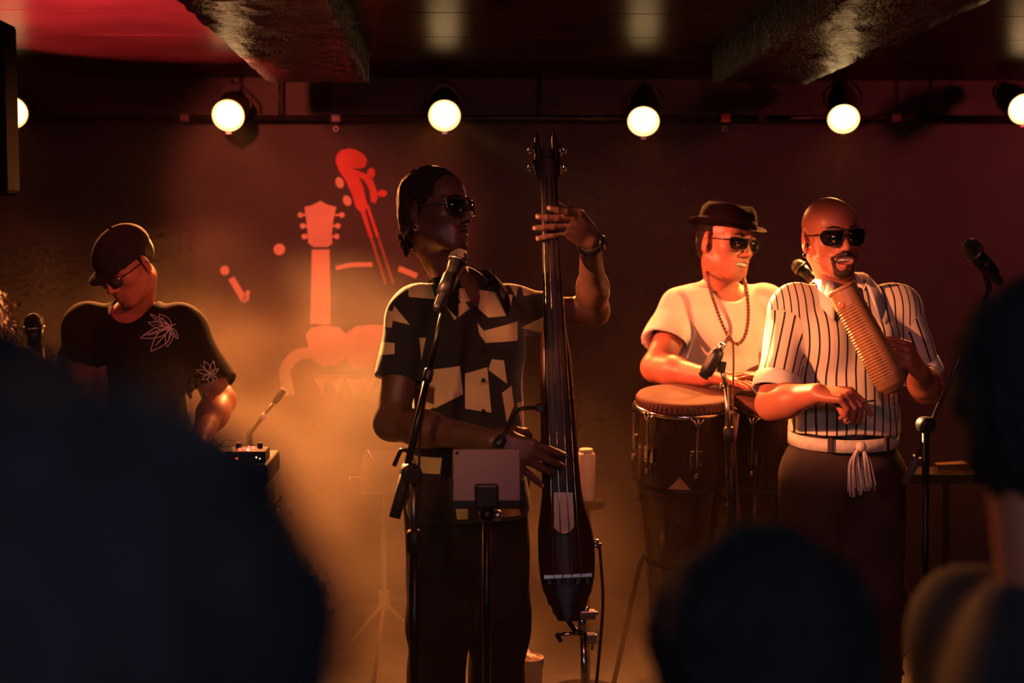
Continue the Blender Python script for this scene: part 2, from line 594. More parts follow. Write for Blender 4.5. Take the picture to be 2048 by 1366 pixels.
def hand(b, W, D, N, side, curls, fan=(0, 0, 0, 0), thumb=None, sc=1., fat=1.):
    """side 'R' or 'L'. D: wrist to knuckles, N: palm normal. Adds palm, four fingers and thumb to blob b"""
    W = np.array(W, float); D = np.array(D, float); D /= np.linalg.norm(D)
    N = np.array(N, float); N -= D * (N @ D); N /= np.linalg.norm(N)
    T = np.cross(D, N) if side == 'R' else np.cross(N, D)
    offs = (.030, .010, -.011, -.031); kl = (.090, .094, .088, .079)
    ln = ((.042, .026, .022), (.046, .029, .023), (.043, .027, .022), (.034, .021, .019))
    Rm = np.stack([D, T, N], 1)
    b.add(ell(W + D * .050 * sc, (.048 * sc, .037 * sc, .0165 * sc), Rm), .012)
    tips = []
    for i in range(4):
        K = W + (D * kl[i] + T * offs[i] - N * .003) * sc
        b.add(cap(W + T * offs[i] * .55 * sc + D * .01, K, .0155 * fat * sc, .0118 * fat * sc), .010)
        p = K; th = 0
        r = (.0105 if i < 3 else .0092) * fat * sc
        for j in range(3):
            th += curls[i][j]
            d = D * math.cos(th) + N * math.sin(th)
            d = d * math.cos(fan[i]) + T * math.sin(fan[i])
            q = p + d * ln[i][j] * sc
            b.add(cap(p, q, r, r * .91), .0035)
            p = q; r *= .91
        nn = N * math.cos(th) - D * math.sin(th)
        tips.append((p, d, nn))
    th = thumb or ((.022, .006, .022), (.050, .014, .046), (.076, .022, .060), (.098, .028, .066))
    pts = [W + (D * a + N * n_ + T * t) * sc for a, n_, t in th]
    for j, (r0, r1) in enumerate(((.0165, .0135), (.0125, .0112), (.0112, .0088))):
        b.add(cap(pts[j], pts[j + 1], r0 * fat * sc, r1 * fat * sc), .006 if j else .014)
    return tips


def arm(b, S, E, Wr, fat=1.):
    S, E, Wr = A(S), A(E), A(Wr)
    b.add(cap(S, E, .053 * fat, .041 * fat), .03)
    u = Wr - E
    b.add(cap(E, E + u * .35, .042 * fat, .044 * fat), .03)
    b.add(cap(E + u * .30, Wr, .042 * fat, .0275 * fat), .03)
    return b


class Figure:
    def __init__(s, name, label, root, yaw, scale=1., lean=(0, 0), cat='person', group=None):
        s.root = Vector(root); s.yaw = yaw; s.s = scale
        s.R = rotm(yaw); s.lean = lean
        s.obj = thing(name, label, cat, s.root, group)
        s.skin = []

    def w(s, p):
        p = np.array(p, float) * s.s
        z = max(0, p[2] - .9 * s.s)
        p = p + np.array([s.lean[0] * z, s.lean[1] * z, 0])
        return np.array(s.root) + s.R @ p

    def torso(s, b, off=0., hips=True, k=.06, belly=0.):
        c = s.s
        def E(p, r, kk=k): b.add(ell(s.w(p), [(q) * c + off for q in r], s.R), kk)
        if hips: E((0, .012, .95), (.158, .116, .13))
        E((0, .0 - belly * .5, 1.10), (.142, .100 + belly, .17))
        E((0, .005, 1.28), (.163, .116, .19))
        b.add(cap(s.w((-.125, .015, 1.435)), s.w((.125, .015, 1.435)), .058 * c + off, .058 * c + off), k)
        b.add(cap(s.w((0, .030, 1.42)), s.w((0, .032, 1.50)), .075 * c + off, .056 * c + off * .6), k)
        for q in (-1, 1):
            b.add(ell(s.w((q * .172, .012, 1.43)), [.058 * c + off] * 3), .05)
            b.add(ell(s.w((q * .07, -.055, 1.33)), [.075 * c + off, .06 * c + off, .07 * c + off], s.R), .05)
        return b

    def legs(s, b, off=0., knees=None, k=.04, flare=0., feet=True):
        c = s.s
        for q in (-1, 1):
            hip = s.w((q * .088, .008, .90)); kn = s.w((q * .10, -.012, .50)); an = s.w((q * .105, .03, .09))
            b.add(cap(hip, kn, .090 * c + off, .058 * c + off + flare * .5), k)
            b.add(cap(kn, an, .060 * c + off + flare * .5, .040 * c + off + flare), k)
            if feet:
                b.add(cap(s.w((q * .105, .045, .05)), s.w((q * .125, -.17, .038)), .045 * c, .036 * c), .02)
        return b

    def add_skin(s, b, h, R=None, c=None, rel=1, lo=None, hi=None):
        V, Q = nets(b, h, lo, hi)
        if rel: V = relax(V, Q, rel, .4)
        if R is not None: V = xform(V, R, c)
        s.skin.append((V, Q))

    def finish_skin(s, m):
        V, Q = join_parts(s.skin)
        return link('body', np_mesh('body', V, Q), m, s.obj)

    def part(s, name, b, h, m, R=None, c=None, rel=1, parent=None, lo=None, hi=None, attr=None):
        V, Q = nets(b, h, lo, hi)
        if rel: V = relax(V, Q, rel, .5)
        if R is not None: V = xform(V, R, c)
        me = np_mesh(name, V, Q)
        if attr is not None:
            a = me.attributes.new('stripe', 'FLOAT', 'POINT')
            a.data.foreach_set('value', attr(V).astype(np.float32))
        return link(name, me, m, parent or s.obj)


def hl(R, c, p):
    """head-local point to world"""
    return Vector((np.array(R) @ np.array(p, float) + np.array(c)).tolist())


def glasses(parent, R, c, style, m_frame, m_lens, y=-.104, zz=0., sc=1.):
    g = None
    fr = MB(); ln = MB(); tm = MB()
    def outline(s):
        if style == 'wayfarer':
            p = [(-.029, .019), (-.012, .021), (.014, .021), (.028, .018), (.028, .004), (.021, -.016), (.004, -.021), (-.014, -.019), (-.026, -.006)]
        elif style == 'aviator':
            p = [(-.027, .016), (-.014, .020), (.012, .020), (.025, .015), (.028, .002), (.021, -.015), (.006, -.021), (-.012, -.019), (-.025, -.007)]
        elif style == 'round':
            p = [(.024 * math.cos(a * math.pi / 6), .021 * math.sin(a * math.pi / 6)) for a in range(12)]
        else:
            p = [(-.026, .015), (-.012, .018), (.012, .018), (.026, .015), (.027, 0), (.022, -.015), (.004, -.018), (-.014, -.017), (-.026, -.005)]
        return [(s * x * sc, z * sc) for x, z in p]
    for s in (-1, 1):
        cx = s * .0335 * sc
        pts = []
        for x, z in outline(s):
            X = cx + x
            pts.append((X, y + abs(X) ** 2 * 5.5 + .0, z + zz))
        loop = [hl(R, c, p) for p in pts]
        sm = smooth_path(loop + loop[:1], 3)[:-1]
        fr.tube(sm, .0022 if style != 'round' else .0014, 6, closed=True)
        n = len(loop); cen = hl(R, c, (cx, y + cx * cx * 5.5 - .001, zz))
        bk = hl(R, c, (cx, y + cx * cx * 5.5 + .002, zz))
        b0 = len(ln.v)
        ln._add(sm + [cen], [(i, (i + 1) % len(sm), len(sm)) for i in range(len(sm))], True)
        hx = s * .062 * sc
        tm.tube([hl(R, c, (hx, y + hx * hx * 5.5, zz + .011)), hl(R, c, (s * .074, y + .045, zz + .010)), hl(R, c, (s * .0805, .005, zz + .008)),
                 hl(R, c, (s * .081, .030, zz - .012))], [.0026, .0022, .0020, .0018], 6)
    fr.tube([hl(R, c, (-.008, y + .001, zz + .006)), hl(R, c, (0, y - .002, zz + .009)), hl(R, c, (.008, y + .001, zz + .006))], .0020, 6)
    if style in ('aviator', 'bar'):
        fr.tube([hl(R, c, (-.030, y + .004, zz + .0185 * sc)), hl(R, c, (0, y, zz + .0205 * sc)), hl(R, c, (.030, y + .004, zz + .0185 * sc))], .0018, 6)
    f = fr.build('eyeglasses', m_frame, parent)
    ln.build('lenses', m_lens, f, solid=.0015)
    tm.build('temples', m_frame, f)['kind'] = 'stuff'
    return f


def collar(parent, F, m, neck_c, R, rad=.070, h=.036, spread=.045, tip=.062, open_=55, name='collar', sdf=None):
    """turned-down shirt collar in torso frame; neck_c = centre of the neck ring"""
    rows = [[], [], []]
    c = np.array(neck_c)
    a0 = math.radians(180 - open_)
    N = 36
    for i in range(N + 1):
        a = -a0 + 2 * a0 * i / N              # 0 = back of the neck
        t = abs(a) / a0
        d = np.array([math.sin(a), math.cos(a) * 1.0, 0])
        drop = .030 * max(0, t - .45) / .55
        up = c + np.array(R) @ (d * (rad - .004) + np.array([0, 0, h * .55 - drop]))
        md = c + np.array(R) @ (d * (rad + .004) + np.array([0, 0, h - drop]))
        ex = spread * (.55 + .6 * t ** 4)
        lo = c + np.array(R) @ (d * (rad + ex) + np.array([0, -.012 * t ** 6, -.010 - drop * 1.1 - tip * .55 * max(0, t - .6) / .4]))
        rows[0].append(up); rows[1].append(md); rows[2].append(lo)
    if sdf is not None:                      # let the flaps lie on the cloth
        for k, gap in ((1, .006), (2, .007)):
            P = np.array(rows[k], np.float32)
            for _ in range(8):
                e = 2e-3; f0 = sdf(P)
                gr = np.stack([sdf(P + np.eye(3, dtype=np.float32)[q] * e) - f0 for q in range(3)], 1)
                gr /= np.linalg.norm(gr, axis=1)[:, None] + 1e-9
                P = P + gr * np.maximum(gap - f0, 0)[:, None]
            rows[k] = [tuple(q) for q in P.tolist()]
    mb = MB(); mb.grid(rows)
    o = mb.build(name, m, parent, solid=.003)
    return o


def poly_print(name, dark, light, polys, tint=None, rough=.85):
    """cloth with flat printed polygons; polys in object x-z metres (convex)"""
    m = bpy.data.materials.new(name); m.use_nodes = True
    nt = m.node_tree; b = nt.nodes['Principled BSDF']; b.inputs['Roughness'].default_value = rough; b.inputs['Sheen Weight'].default_value = .3
    tc = nt.nodes.new('ShaderNodeTexCoord')
    nz = nt.nodes.new('ShaderNodeTexNoise'); nz.inputs['Scale'].default_value = 25
    nt.links.new(tc.outputs['Object'], nz.inputs['Vector'])
    total = None
    def math_(op, a, bv):
        n = nt.nodes.new('ShaderNodeMath'); n.operation = op
        for i, x in enumerate((a, bv)):
            if isinstance(x, (int, float)): n.inputs[i].default_value = x
            else: nt.links.new(x, n.inputs[i])
        return n.outputs[0]
    for pl in polys:
        n = len(pl); area = sum(pl[i][0] * pl[(i + 1) % n][1] - pl[(i + 1) % n][0] * pl[i][1] for i in range(n))
        if area < 0: pl = pl[::-1]
        cur = None
        for i in range(n):
            x0, z0 = pl[i]; x1, z1 = pl[(i + 1) % n]
            nx, nzv = -(z1 - z0), (x1 - x0); L = math.hypot(nx, nzv) + 1e-9; nx /= L; nzv /= L
            v = nt.nodes.new('ShaderNodeVectorMath'); v.operation = 'DOT_PRODUCT'
            nt.links.new(tc.outputs['Object'], v.inputs[0]); v.inputs[1].default_value = (nx, 0, nzv)
            d = math_('SUBTRACT', v.outputs['Value'], nx * x0 + nzv * z0)
            cur = d if cur is None else math_('MINIMUM', cur, d)
        total = cur if total is None else math_('MAXIMUM', total, cur)
    g = nt.nodes.new('ShaderNodeMapRange'); g.inputs['From Min'].default_value = -.0008; g.inputs['From Max'].default_value = .0008
    nt.links.new(total, g.inputs['Value'])
    mx = nt.nodes.new('ShaderNodeMix'); mx.data_type = 'RGBA'
    nt.links.new(g.outputs['Result'], mx.inputs['Factor'])
    mx.inputs['A'].default_value = (*dark, 1); mx.inputs['B'].default_value = (*light, 1)
    hs = nt.nodes.new('ShaderNodeHueSaturation')
    mr = nt.nodes.new('ShaderNodeMapRange'); mr.inputs['To Min'].default_value = .85; mr.inputs['To Max'].default_value = 1.1
    nt.links.new(nz.outputs['Fac'], mr.inputs['Value']); nt.links.new(mr.outputs['Result'], hs.inputs['Value'])
    nt.links.new(mx.outputs['Result'], hs.inputs['Color']); nt.links.new(hs.outputs['Color'], b.inputs['Base Color'])
    return m


def stripe_mat(name, light, dark, period=.0185, duty=.24):
    m = bpy.data.materials.new(name); m.use_nodes = True
    nt = m.node_tree; b = nt.nodes['Principled BSDF']; b.inputs['Roughness'].default_value = .85
    at_ = nt.nodes.new('ShaderNodeAttribute'); at_.attribute_name = 'stripe'
    n1 = nt.nodes.new('ShaderNodeMath'); n1.operation = 'DIVIDE'; n1.inputs[1].default_value = period
    n2 = nt.nodes.new('ShaderNodeMath'); n2.operation = 'FRACT'
    n3 = nt.nodes.new('ShaderNodeMath'); n3.operation = 'LESS_THAN'; n3.inputs[1].default_value = duty
    nt.links.new(at_.outputs['Fac'], n1.inputs[0]); nt.links.new(n1.outputs[0], n2.inputs[0]); nt.links.new(n2.outputs[0], n3.inputs[0])
    mx = nt.nodes.new('ShaderNodeMix'); mx.data_type = 'RGBA'
    nt.links.new(n3.outputs[0], mx.inputs['Factor'])
    mx.inputs['A'].default_value = (*light, 1); mx.inputs['B'].default_value = (*dark, 1)
    nt.links.new(mx.outputs['Result'], b.inputs['Base Color'])
    return m


# ================================================================== THE ROOM
CEIL = 2.285
WALL_Y = 6.20


def struct(o): return tag(o, kind='structure')


fl = MB().box((0, 4.65, -.03), (4.0, 1.65, .03)).build('floor', M['floor']); struct(fl)
# stage boards lie on the floor slab
bw = .30
for i in range(11):
    MB().box((0, 3.0 + bw * (i + .5), .004), (3.98, bw / 2 - .002, .004), bev=.0015).build('stage_board', M['floor'], fl)
af = MB().box((0, .9, -.38), (4.0, 2.1, .03)).build('floor', M['concrete']); struct(af)
MB().box((0, 3.0, -.19), (4.0, .015, .16)).build('trim_1', M['black_paint'])
struct(bpy.data.objects['trim_1'])
wb = MB().box((0, WALL_Y + .05, 1.0), (4.0, .05, 1.40)).build('wall_back', M['black_wall']); struct(wb)
struct(MB().box((-4.0, 2.5, 1.0), (.05, 3.8, 1.40)).build('wall_left', M['black_wall']))
struct(MB().box((4.0, 2.5, 1.0), (.05, 3.8, 1.40)).build('wall_right', M['black_wall']))
struct(MB().box((0, -1.3, 1.0), (4.0, .05, 1.40)).build('wall_rear', M['black_wall']))
ce = MB().box((0, 2.5, CEIL + .06), (4.0, 3.8, .04)).build('ceiling', M['black_wall']); struct(ce)
# glossy painted ceiling boards with joints across the stage
ys = [6.18, 5.98, 5.47, 4.96, 4.45, 3.94, 3.43, 2.92, 2.41, 1.90, 1.39, .88]
for a, b in zip(ys[:-1], ys[1:]):
    for x0, x1 in ((-3.95, -.48), (-.48, 1.11), (1.11, 3.95)):
        MB().box(((x0 + x1) / 2, (a + b) / 2, CEIL + .010), ((x1 - x0) / 2 - .002, (a - b) / 2 - .002, .010), bev=.003).build('ceiling_panel', M['ceiling_gloss'], ce)


def beam(name, x0, x1, y0, y1, seed):
    """rough plastered and painted beam under the ceiling"""
    r = np.random.RandomState(seed)
    n = 60; m = 8
    rows = []
    for i in range(n + 1):
        y = y0 + (y1 - y0) * i / n
        row = [(x0 + r.normal() * .002, y, CEIL)]
        for j in range(m + 1):
            x = x0 + (x1 - x0) * j / m
            row.append((x + r.normal() * .002, y, 2.155 + r.normal() * .0018))
        row.append((x1 + r.normal() * .002, y, CEIL))
        rows.append(row)
    mb = MB(); mb.grid(rows)
    mb._add(rows[-1], [tuple(range(len(rows[-1])))]); mb._add(rows[0], [tuple(range(len(rows[0])))[::-1]])
    o = mb.build(name, M['beam'])
    return struct(o)


M['beam'] = mat('beam', (.035, .022, .02), .2, spec=.18, var=.4, vscale=9, bump=1.0, bscale=110)
beam('trim_2', -.66, -.30, .9, 5.2, 3)
beam('trim_3', .945, 1.29, .9, 5.2, 4)

# ================================================================== HAZE
hz = MB().box((0, 4.55, 1.12), (2.6, 1.62, 1.115)).build('haze', None)
tag(hz, 'orange lit stage smoke drifting around the musicians', 'smoke', kind='stuff')
hm = bpy.data.materials.new('stage_smoke'); hm.use_nodes = True
nt = hm.node_tree
for n in list(nt.nodes): nt.nodes.remove(n)
out = nt.nodes.new('ShaderNodeOutputMaterial')
vs = nt.nodes.new('ShaderNodeVolumeScatter')
vs.inputs['Color'].default_value = (1, .78, .62, 1); vs.inputs['Anisotropy'].default_value = .35
geo = nt.nodes.new('ShaderNodeNewGeometry')


def nmath(op, a, b=None, clamp=False):
    n = nt.nodes.new('ShaderNodeMath'); n.operation = op; n.use_clamp = clamp
    for i, x in enumerate((a, b)):
        if x is None: continue
        if isinstance(x, (int, float)): n.inputs[i].default_value = x
        else: nt.links.new(x, n.inputs[i])
    return n.outputs[0]


def plume(c, r, power=1.0):
    """soft ellipsoidal smoke cloud around c"""
    v = nt.nodes.new('ShaderNodeVectorMath'); v.operation = 'SUBTRACT'
    nt.links.new(geo.outputs['Position'], v.inputs[0]); v.inputs[1].default_value = c
    d = nt.nodes.new('ShaderNodeVectorMath'); d.operation = 'DIVIDE'
    nt.links.new(v.outputs[0], d.inputs[0]); d.inputs[1].default_value = r
    l = nt.nodes.new('ShaderNodeVectorMath'); l.operation = 'LENGTH'; nt.links.new(d.outputs[0], l.inputs[0])
    q = nmath('SUBTRACT', 1.0, l.outputs['Value'], clamp=True)
    q = nmath('POWER', q, 1.4)
    return nmath('MULTIPLY', q, power)


nz = nt.nodes.new('ShaderNodeTexNoise'); nz.inputs['Scale'].default_value = 2.6; nz.inputs['Detail'].default_value = 1.0
nz.inputs['Roughness'].default_value = .55
nt.links.new(geo.outputs['Position'], nz.inputs['Vector'])
tex = nt.nodes.new('ShaderNodeMapRange'); tex.inputs['From Min'].default_value = .40; tex.inputs['From Max'].default_value = .66
tex.inputs['To Min'].default_value = .18; tex.inputs['To Max'].default_value = 1.75
nt.links.new(nz.outputs['Fac'], tex.inputs['Value'])
tot = .0006
for c, r, p in (
        ((-.48, 4.85, .86), (.84, .95, .74), .74),
        ((-.85, 5.1, 1.15), (.75, .8, .55), .13),
        ((.12, 4.85, .15), (1.55, .9, 1.0), .46),
        ((.1, 4.7, .4), (2.6, 2.0, 1.2), .020),
        ((-1.45, 4.9, 1.15), (.7, .8, .6), .05)):
    tot = nmath('ADD', plume(c, r, p), tot)
nt.links.new(nmath('MULTIPLY', tot, tex.outputs['Result']), vs.inputs['Density'])
nt.links.new(vs.outputs[0], out.inputs['Volume'])
hz.data.materials.clear(); hz.data.materials.append(hm)


# ================================================================== LAMPS AND BAR
def stage_lamp(px, py, yaw, pitch, power, label, r=.060, rim_light=None):
    c = at(px, py, 5.72)
    ax = Vector((math.sin(yaw) * math.cos(pitch), -math.cos(yaw) * math.cos(pitch), -math.sin(pitch)))
    t = thing('stage_lamp', label, 'lamp', c, 'stage lamps hanging under the ceiling')
    MB().lathe(c, -ax, [(r + .004, -.012), (r + .006, -.010), (r + .006, .02), (r + .003, .03), (r + .002, .17), (r * .72, .21), (r * .66, .29), (r * .3, .305), (.001, .306)], 28, cap0=False, cap1=False).build('can', M['lamp_can'], t)
    MB().lathe(c, -ax, [(r + .003, -.010), (r + .001, .004), (r * .86, .012)], 28, cap0=False, cap1=False).build('reflector', M['lens_rim_glow'], t)
    MB().lathe(c, ax, [(r * .88, -.008), (r * .8, -.002), (r * .5, .004), (.001, .006)], 28, cap0=False, cap1=False).build('lens', M['lens_glow'], t)
    side = ax.cross(Vector((0, 0, 1))).normalized()
    top = c - ax * .13
    y = MB()
    y.tube([top + side * (r + .006), top + side * (r + .014), top + side * (r + .014) + Vector((0, 0, .05)), top + Vector((0, .0, .10)) + side * .03,
            top + Vector((0, 0, .10)) - side * .03, top - side * (r + .014) + Vector((0, 0, .05)), top - side * (r + .014), top - side * (r + .006)], .005, 6)
    MB().tube([top + Vector((0, 0, .098)), Vector((top.x, top.y, CEIL + .001))], .006, 8).build('hanger', M['black_metal'], t)
    y.build('yoke', M['black_metal'], t)
    MB().box(c + ax * .002 - Vector((0, 0, 1)) * (r + .010), (.010, .002, .004)).build('gel_clip', M['steel'], t)
    l = bpy.data.lights.new('lamp_beam', 'SPOT'); l.color = (1, .29, .068); l.energy = power
    l.spot_size = math.radians(80); l.spot_blend = .75; l.shadow_soft_size = .03
    lo = bpy.data.objects.new('lamp_beam', l); lo.parent = t
    lo.location = ax * .03
    lo.rotation_euler = (ax - Vector((0, 0, .50))).to_track_quat('-Z', 'Y').to_euler()
    COL.objects.link(lo)
    if rim_light:                                   # extra narrow spot added in the lamp, aimed to give a musician rim light
        l2 = bpy.data.lights.new('added_rim_light', 'SPOT'); l2.color = (1, .50, .16); l2.energy = rim_light[1]
        l2.spot_size = math.radians(rim_light[2]); l2.spot_blend = .5; l2.shadow_soft_size = .03
        o2 = bpy.data.objects.new('added_rim_light', l2); o2.parent = t; o2.location = ax * .03
        o2.rotation_euler = (Vector(rim_light[0]) - c).to_track_quat('-Z', 'Y').to_euler(); COL.objects.link(o2)
    return t


M['lamp_can'] = mat('lamp_can', (.05, .02, .018), .35, var=.2, vscale=20)
stage_lamp(24, 224, .05, .30, 200, 'stage lamp half hidden by the black loudspeaker column at the left edge')
stage_lamp(457, 230, .02, .30, 600, 'round stage lamp just below the tip of the left rough beam', rim_light=((-.16, 4.0, 1.30), 800, 16))
stage_lamp(889, 230, .00, .35, 360, 'glowing stage lamp above the bass player, left of the bass headstock', rim_light=((.98, 4.2, 1.40), 2600, 12))
stage_lamp(1287, 241, -.16, .48, 180, 'glowing stage lamp right of the bass headstock, above the conga player')
stage_lamp(1687, 236, -.22, .52, 340, 'glowing stage lamp with long red-lit can above the bald man')
stage_lamp(2047, 217, -.05, 0.35, 120, 'stage lamp cut off by the right edge of the picture')

bar = thing('lighting_bar', 'thin horizontal lighting bar running behind the glowing lamps', 'bar', at(1000, 236, 6.06))
y_ = 6.06
MB().tube([at(-250, 236, y_), at(2300, 236, y_)], .012, 10).build('pipe', M['black_metal'], bar)
for px in (370, 672, 1450, 1525, 1790):
    p = at(px, 236, y_)
    MB().box(p, (.020, .017, .017), bev=.003).build('clamp', M['lamp_can'] if px != 1450 else M['red_paint'], bar)
    if px in (672, 1450):
        q = p + Vector((0, -.004, -.045))
        MB().tube([q + Vector((.010 * math.cos(a * .6283), 0, .010 * math.sin(a * .6283))) for a in range(10)], .0025, 6, closed=True).build('ring', M['steel'], bar)
for px in (-100, 560, 1080, 1860):
    p = at(px, 236, y_)
    MB().tube([p, Vector((p.x, p.y, CEIL))], .006, 8).build('hanger', M['black_metal'], bar)

# small red indicator lamp under the ceiling at the right
c = at(1940, 32, 5.0)
rl = thing('indicator_lamp', 'tiny red glowing indicator lamp under the dark ceiling at right', 'lamp', c)
MB().lathe(c + Vector((0, 0, .012)), (0, 0, 1), [(.016, 0), (.016, CEIL - c.z - .012)], 12).build('housing', M['black_plastic'], rl)
MB().sphere(c, (.009, .009, .015), 12).build('bulb', M['led_red'], rl)

# loudspeaker column at the left edge
c = at(-30, 218, 3.6)
sp = thing('loudspeaker_column', 'slim black loudspeaker column hanging at the left edge', 'loudspeaker', c)
hh = (at(0, 46, 3.6).z - at(0, 391, 3.6).z) / 2
MB().box(c, (.066, .06, hh), bev=.012).build('cabinet', M['matte_black'], sp)
MB().box(c + Vector((0, -.061, 0)), (.056, .003, hh - .02), bev=.002).build('grille', M['matte_black'], sp)
MB().tube([c + Vector((0, 0, hh - .01)), Vector((c.x, c.y, CEIL + .001))], .012, 8).build('hanger', M['black_metal'], sp)
MB().box((c.x, c.y, CEIL - .006), (.05, .05, .006)).build('ceiling_plate', M['black_metal'], sp)


# ================================================================== MURAL ON THE BACK WALL
MY = WALL_Y - .002


def wallpt(px, py, y=None): return at(px, py, MY if y is None else y)


def cut_out(name, pts, parent, m, d=.008):
    mb = MB(); mb.prism([wallpt(x, y) for x, y in pts], (0, -d, 0)); return mb.build(name, m, parent)


def disc(name, x, y, rx, ry, parent, m, rot=0., d=.008, n=20):
    pts = []
    for i in range(n):
        a = 2 * math.pi * i / n
        u, v = rx * math.cos(a), ry * math.sin(a)
        pts.append((x + u * math.cos(rot) - v * math.sin(rot), y + u * math.sin(rot) + v * math.cos(rot)))
    return cut_out(name, pts, parent, m, d)


def stroke(name, pts, w, parent, m, d=.008):
    P = smooth_path([(x, y, 0) for x, y in pts], 6)
    L = []; Rr = []
    for i, p in enumerate(P):
        t = (P[min(i + 1, len(P) - 1)] - P[max(i - 1, 0)]).normalized()
        n = Vector((-t.y, t.x, 0)) * w / 2
        L.append(p + n); Rr.append(p - n)
    mb = MB()
    rows = []
    for a, b in zip(L, Rr):
        f0 = wallpt(a.x, a.y); f1 = wallpt(b.x, b.y)
        rows.append([f0, f0 + Vector((0, -d, 0)), f1 + Vector((0, -d, 0)), f1])
    mb.grid(rows, smooth=False, closed=True)
    mb._add(rows[0], [(0, 1, 2, 3)]); mb._add(rows[-1], [(3, 2, 1, 0)])
    return mb.build(name, m, parent)


g = thing('painted_guitar', 'pale cut-out guitar headstock and neck on the black back wall', 'wall art', wallpt(642, 560), 'instrument cut-outs on the back wall')
wp = M['white_paint']
cut_out('headstock', [(609, 414), (626, 410), (641, 402), (656, 410), (673, 414), (667, 440), (664, 470), (665, 487), (655, 494), (627, 494), (617, 486), (615, 462), (613, 440)], g, wp)
cut_out('neck', [(624, 499), (659, 499), (661, 600), (661, 648), (621, 648), (622, 600)], g, wp)
for s, L in ((-1, ((601, 430), (606, 452), (609, 473))), (1, ((684, 430), (676, 452), (674, 473)))):
    for x, y in L:
        disc('peg', x, y, 5.5, 5.5, g, wp)
        cut_out('peg_stem', [(x - s * 4, y - 2), (x - s * 14, y - 2), (x - s * 14, y + 2), (x - s * 4, y + 2)], g, wp, .006)
b_ = thing('painted_double_bass', 'red cut-out double bass scroll with pegs on the back wall, left of the bass player', 'wall art', wallpt(725, 400), 'instrument cut-outs on the back wall')
rp = M['red_paint']


def cr(pts): return [(380 + x / 4.267, 280 + y / 4.267) for x, y in pts]


cut_out('scroll', cr([(1245, 190), (1252, 130), (1290, 90), (1360, 72), (1430, 90), (1490, 130), (1515, 180), (1495, 232), (1450, 246), (1385, 240), (1440, 290), (1448, 330), (1480, 400), (1500, 500),
                      (1520, 560), (1495, 600), (1562, 832), (1530, 832), (1460, 620), (1415, 575), (1385, 470), (1335, 360), (1275, 265)]), b_, rp, .010)
cut_out('peg_box', cr([(1390, 244), (1500, 290), (1560, 340), (1592, 420), (1603, 500), (1580, 542), (1545, 526), (1530, 420), (1490, 350), (1440, 308)]), b_, rp)
cut_out('fingerboard', cr([(1500, 560), (1525, 552), (1616, 822), (1592, 832)]), b_, rp)
cut_out('string_line', cr([(1534, 836), (1562, 836), (1680, 1230), (1660, 1230)]), b_, M['brown_paint'], .005)
cut_out('string_line', cr([(1596, 836), (1616, 826), (1745, 1220), (1725, 1225)]), b_, M['brown_paint'], .005)
disc('peg', *cr([(1545, 285)])[0], 8, 11, b_, rp, .2)
disc('peg', *cr([(1640, 455)])[0], 10, 7, b_, rp)
disc('peg', *cr([(1278, 365)])[0], 8, 11.5, b_, wp, -.35)
disc('peg', *cr([(1342, 518)])[0], 8, 11, b_, wp, -.4)
n_ = thing('painted_note', 'slanted pale note with round dot painted beside the capped man', 'wall art', wallpt(475, 570), 'instrument cut-outs on the back wall')
disc('note_dot', 450, 541, 9, 9.5, n_, wp)
stroke('note_stem', [(463, 556), (474, 575), (489, 600)], 13, n_, wp)
cut_out('note_flag', [(488, 606), (498, 600), (500, 582), (494, 580), (489, 594)], n_, wp)
tag(disc('painted_dot', 559, 499, 11.5, 11.5, None, wp), 'lone round orange-lit dot painted left of the guitar headstock', 'wall art', 'instrument cut-outs on the back wall')
tag(stroke('painted_stroke', [(672, 536), (705, 530), (745, 529)], 9, None, wp), 'short pale horizontal stroke painted right of the guitar neck', 'wall art', 'instrument cut-outs on the back wall')
tag(stroke('painted_stroke', [(797, 537), (815, 544), (834, 552)], 11, None, wp), 'short pale slanting stroke painted behind the bass player shoulder', 'wall art', 'instrument cut-outs on the back wall')
t_ = thing('painted_horn', 'pale cut-out horn with curled tube at the foot of the painted guitar', 'wall art', wallpt(650, 730), 'instrument cut-outs on the back wall')
cut_out('horn_body', [(612, 668), (622, 656), (650, 650), (680, 655), (692, 668), (712, 653), (745, 649), (800, 652), (800, 735), (745, 733), (705, 737), (695, 716), (676, 728), (645, 733), (628, 722), (618, 700)], t_, wp)
stroke('curled_tube', [(622, 705), (598, 708), (580, 722), (570, 742), (573, 765), (578, 790)], 22, t_, wp)
cut_out('ledge', [(628, 745), (800, 745), (800, 752), (628, 752)], t_, M['bass_wood'])
for x in (630, 662, 694, 726):
    cut_out('pennant', [(x, 757), (x + 26, 757), (x + 13, 790)], t_, wp, .006)

# ================================================================== BASS PLAYER
BY = 4.06
F = Figure('person', 'bass player in sunglasses and black shirt with cream geometric patches', (at(934, 683, BY).x, BY, .008), math.radians(24), .958)
root = F.root
hc = at(872, 421, BY - .02); HR = rotm(math.radians(54), math.radians(-5), math.radians(3))
neck_w = F.w((0, .02, 1.46))
nl = np.array(HR).T @ (neck_w - np.array(hc))
hb = head_blob(nl, opened=.25, wide=.98)
F.add_skin(hb, .0030, HR, hc)
tb = Blob(); F.torso(tb); F.legs(tb, feet=False)
F.add_skin(tb, .014, rel=1)
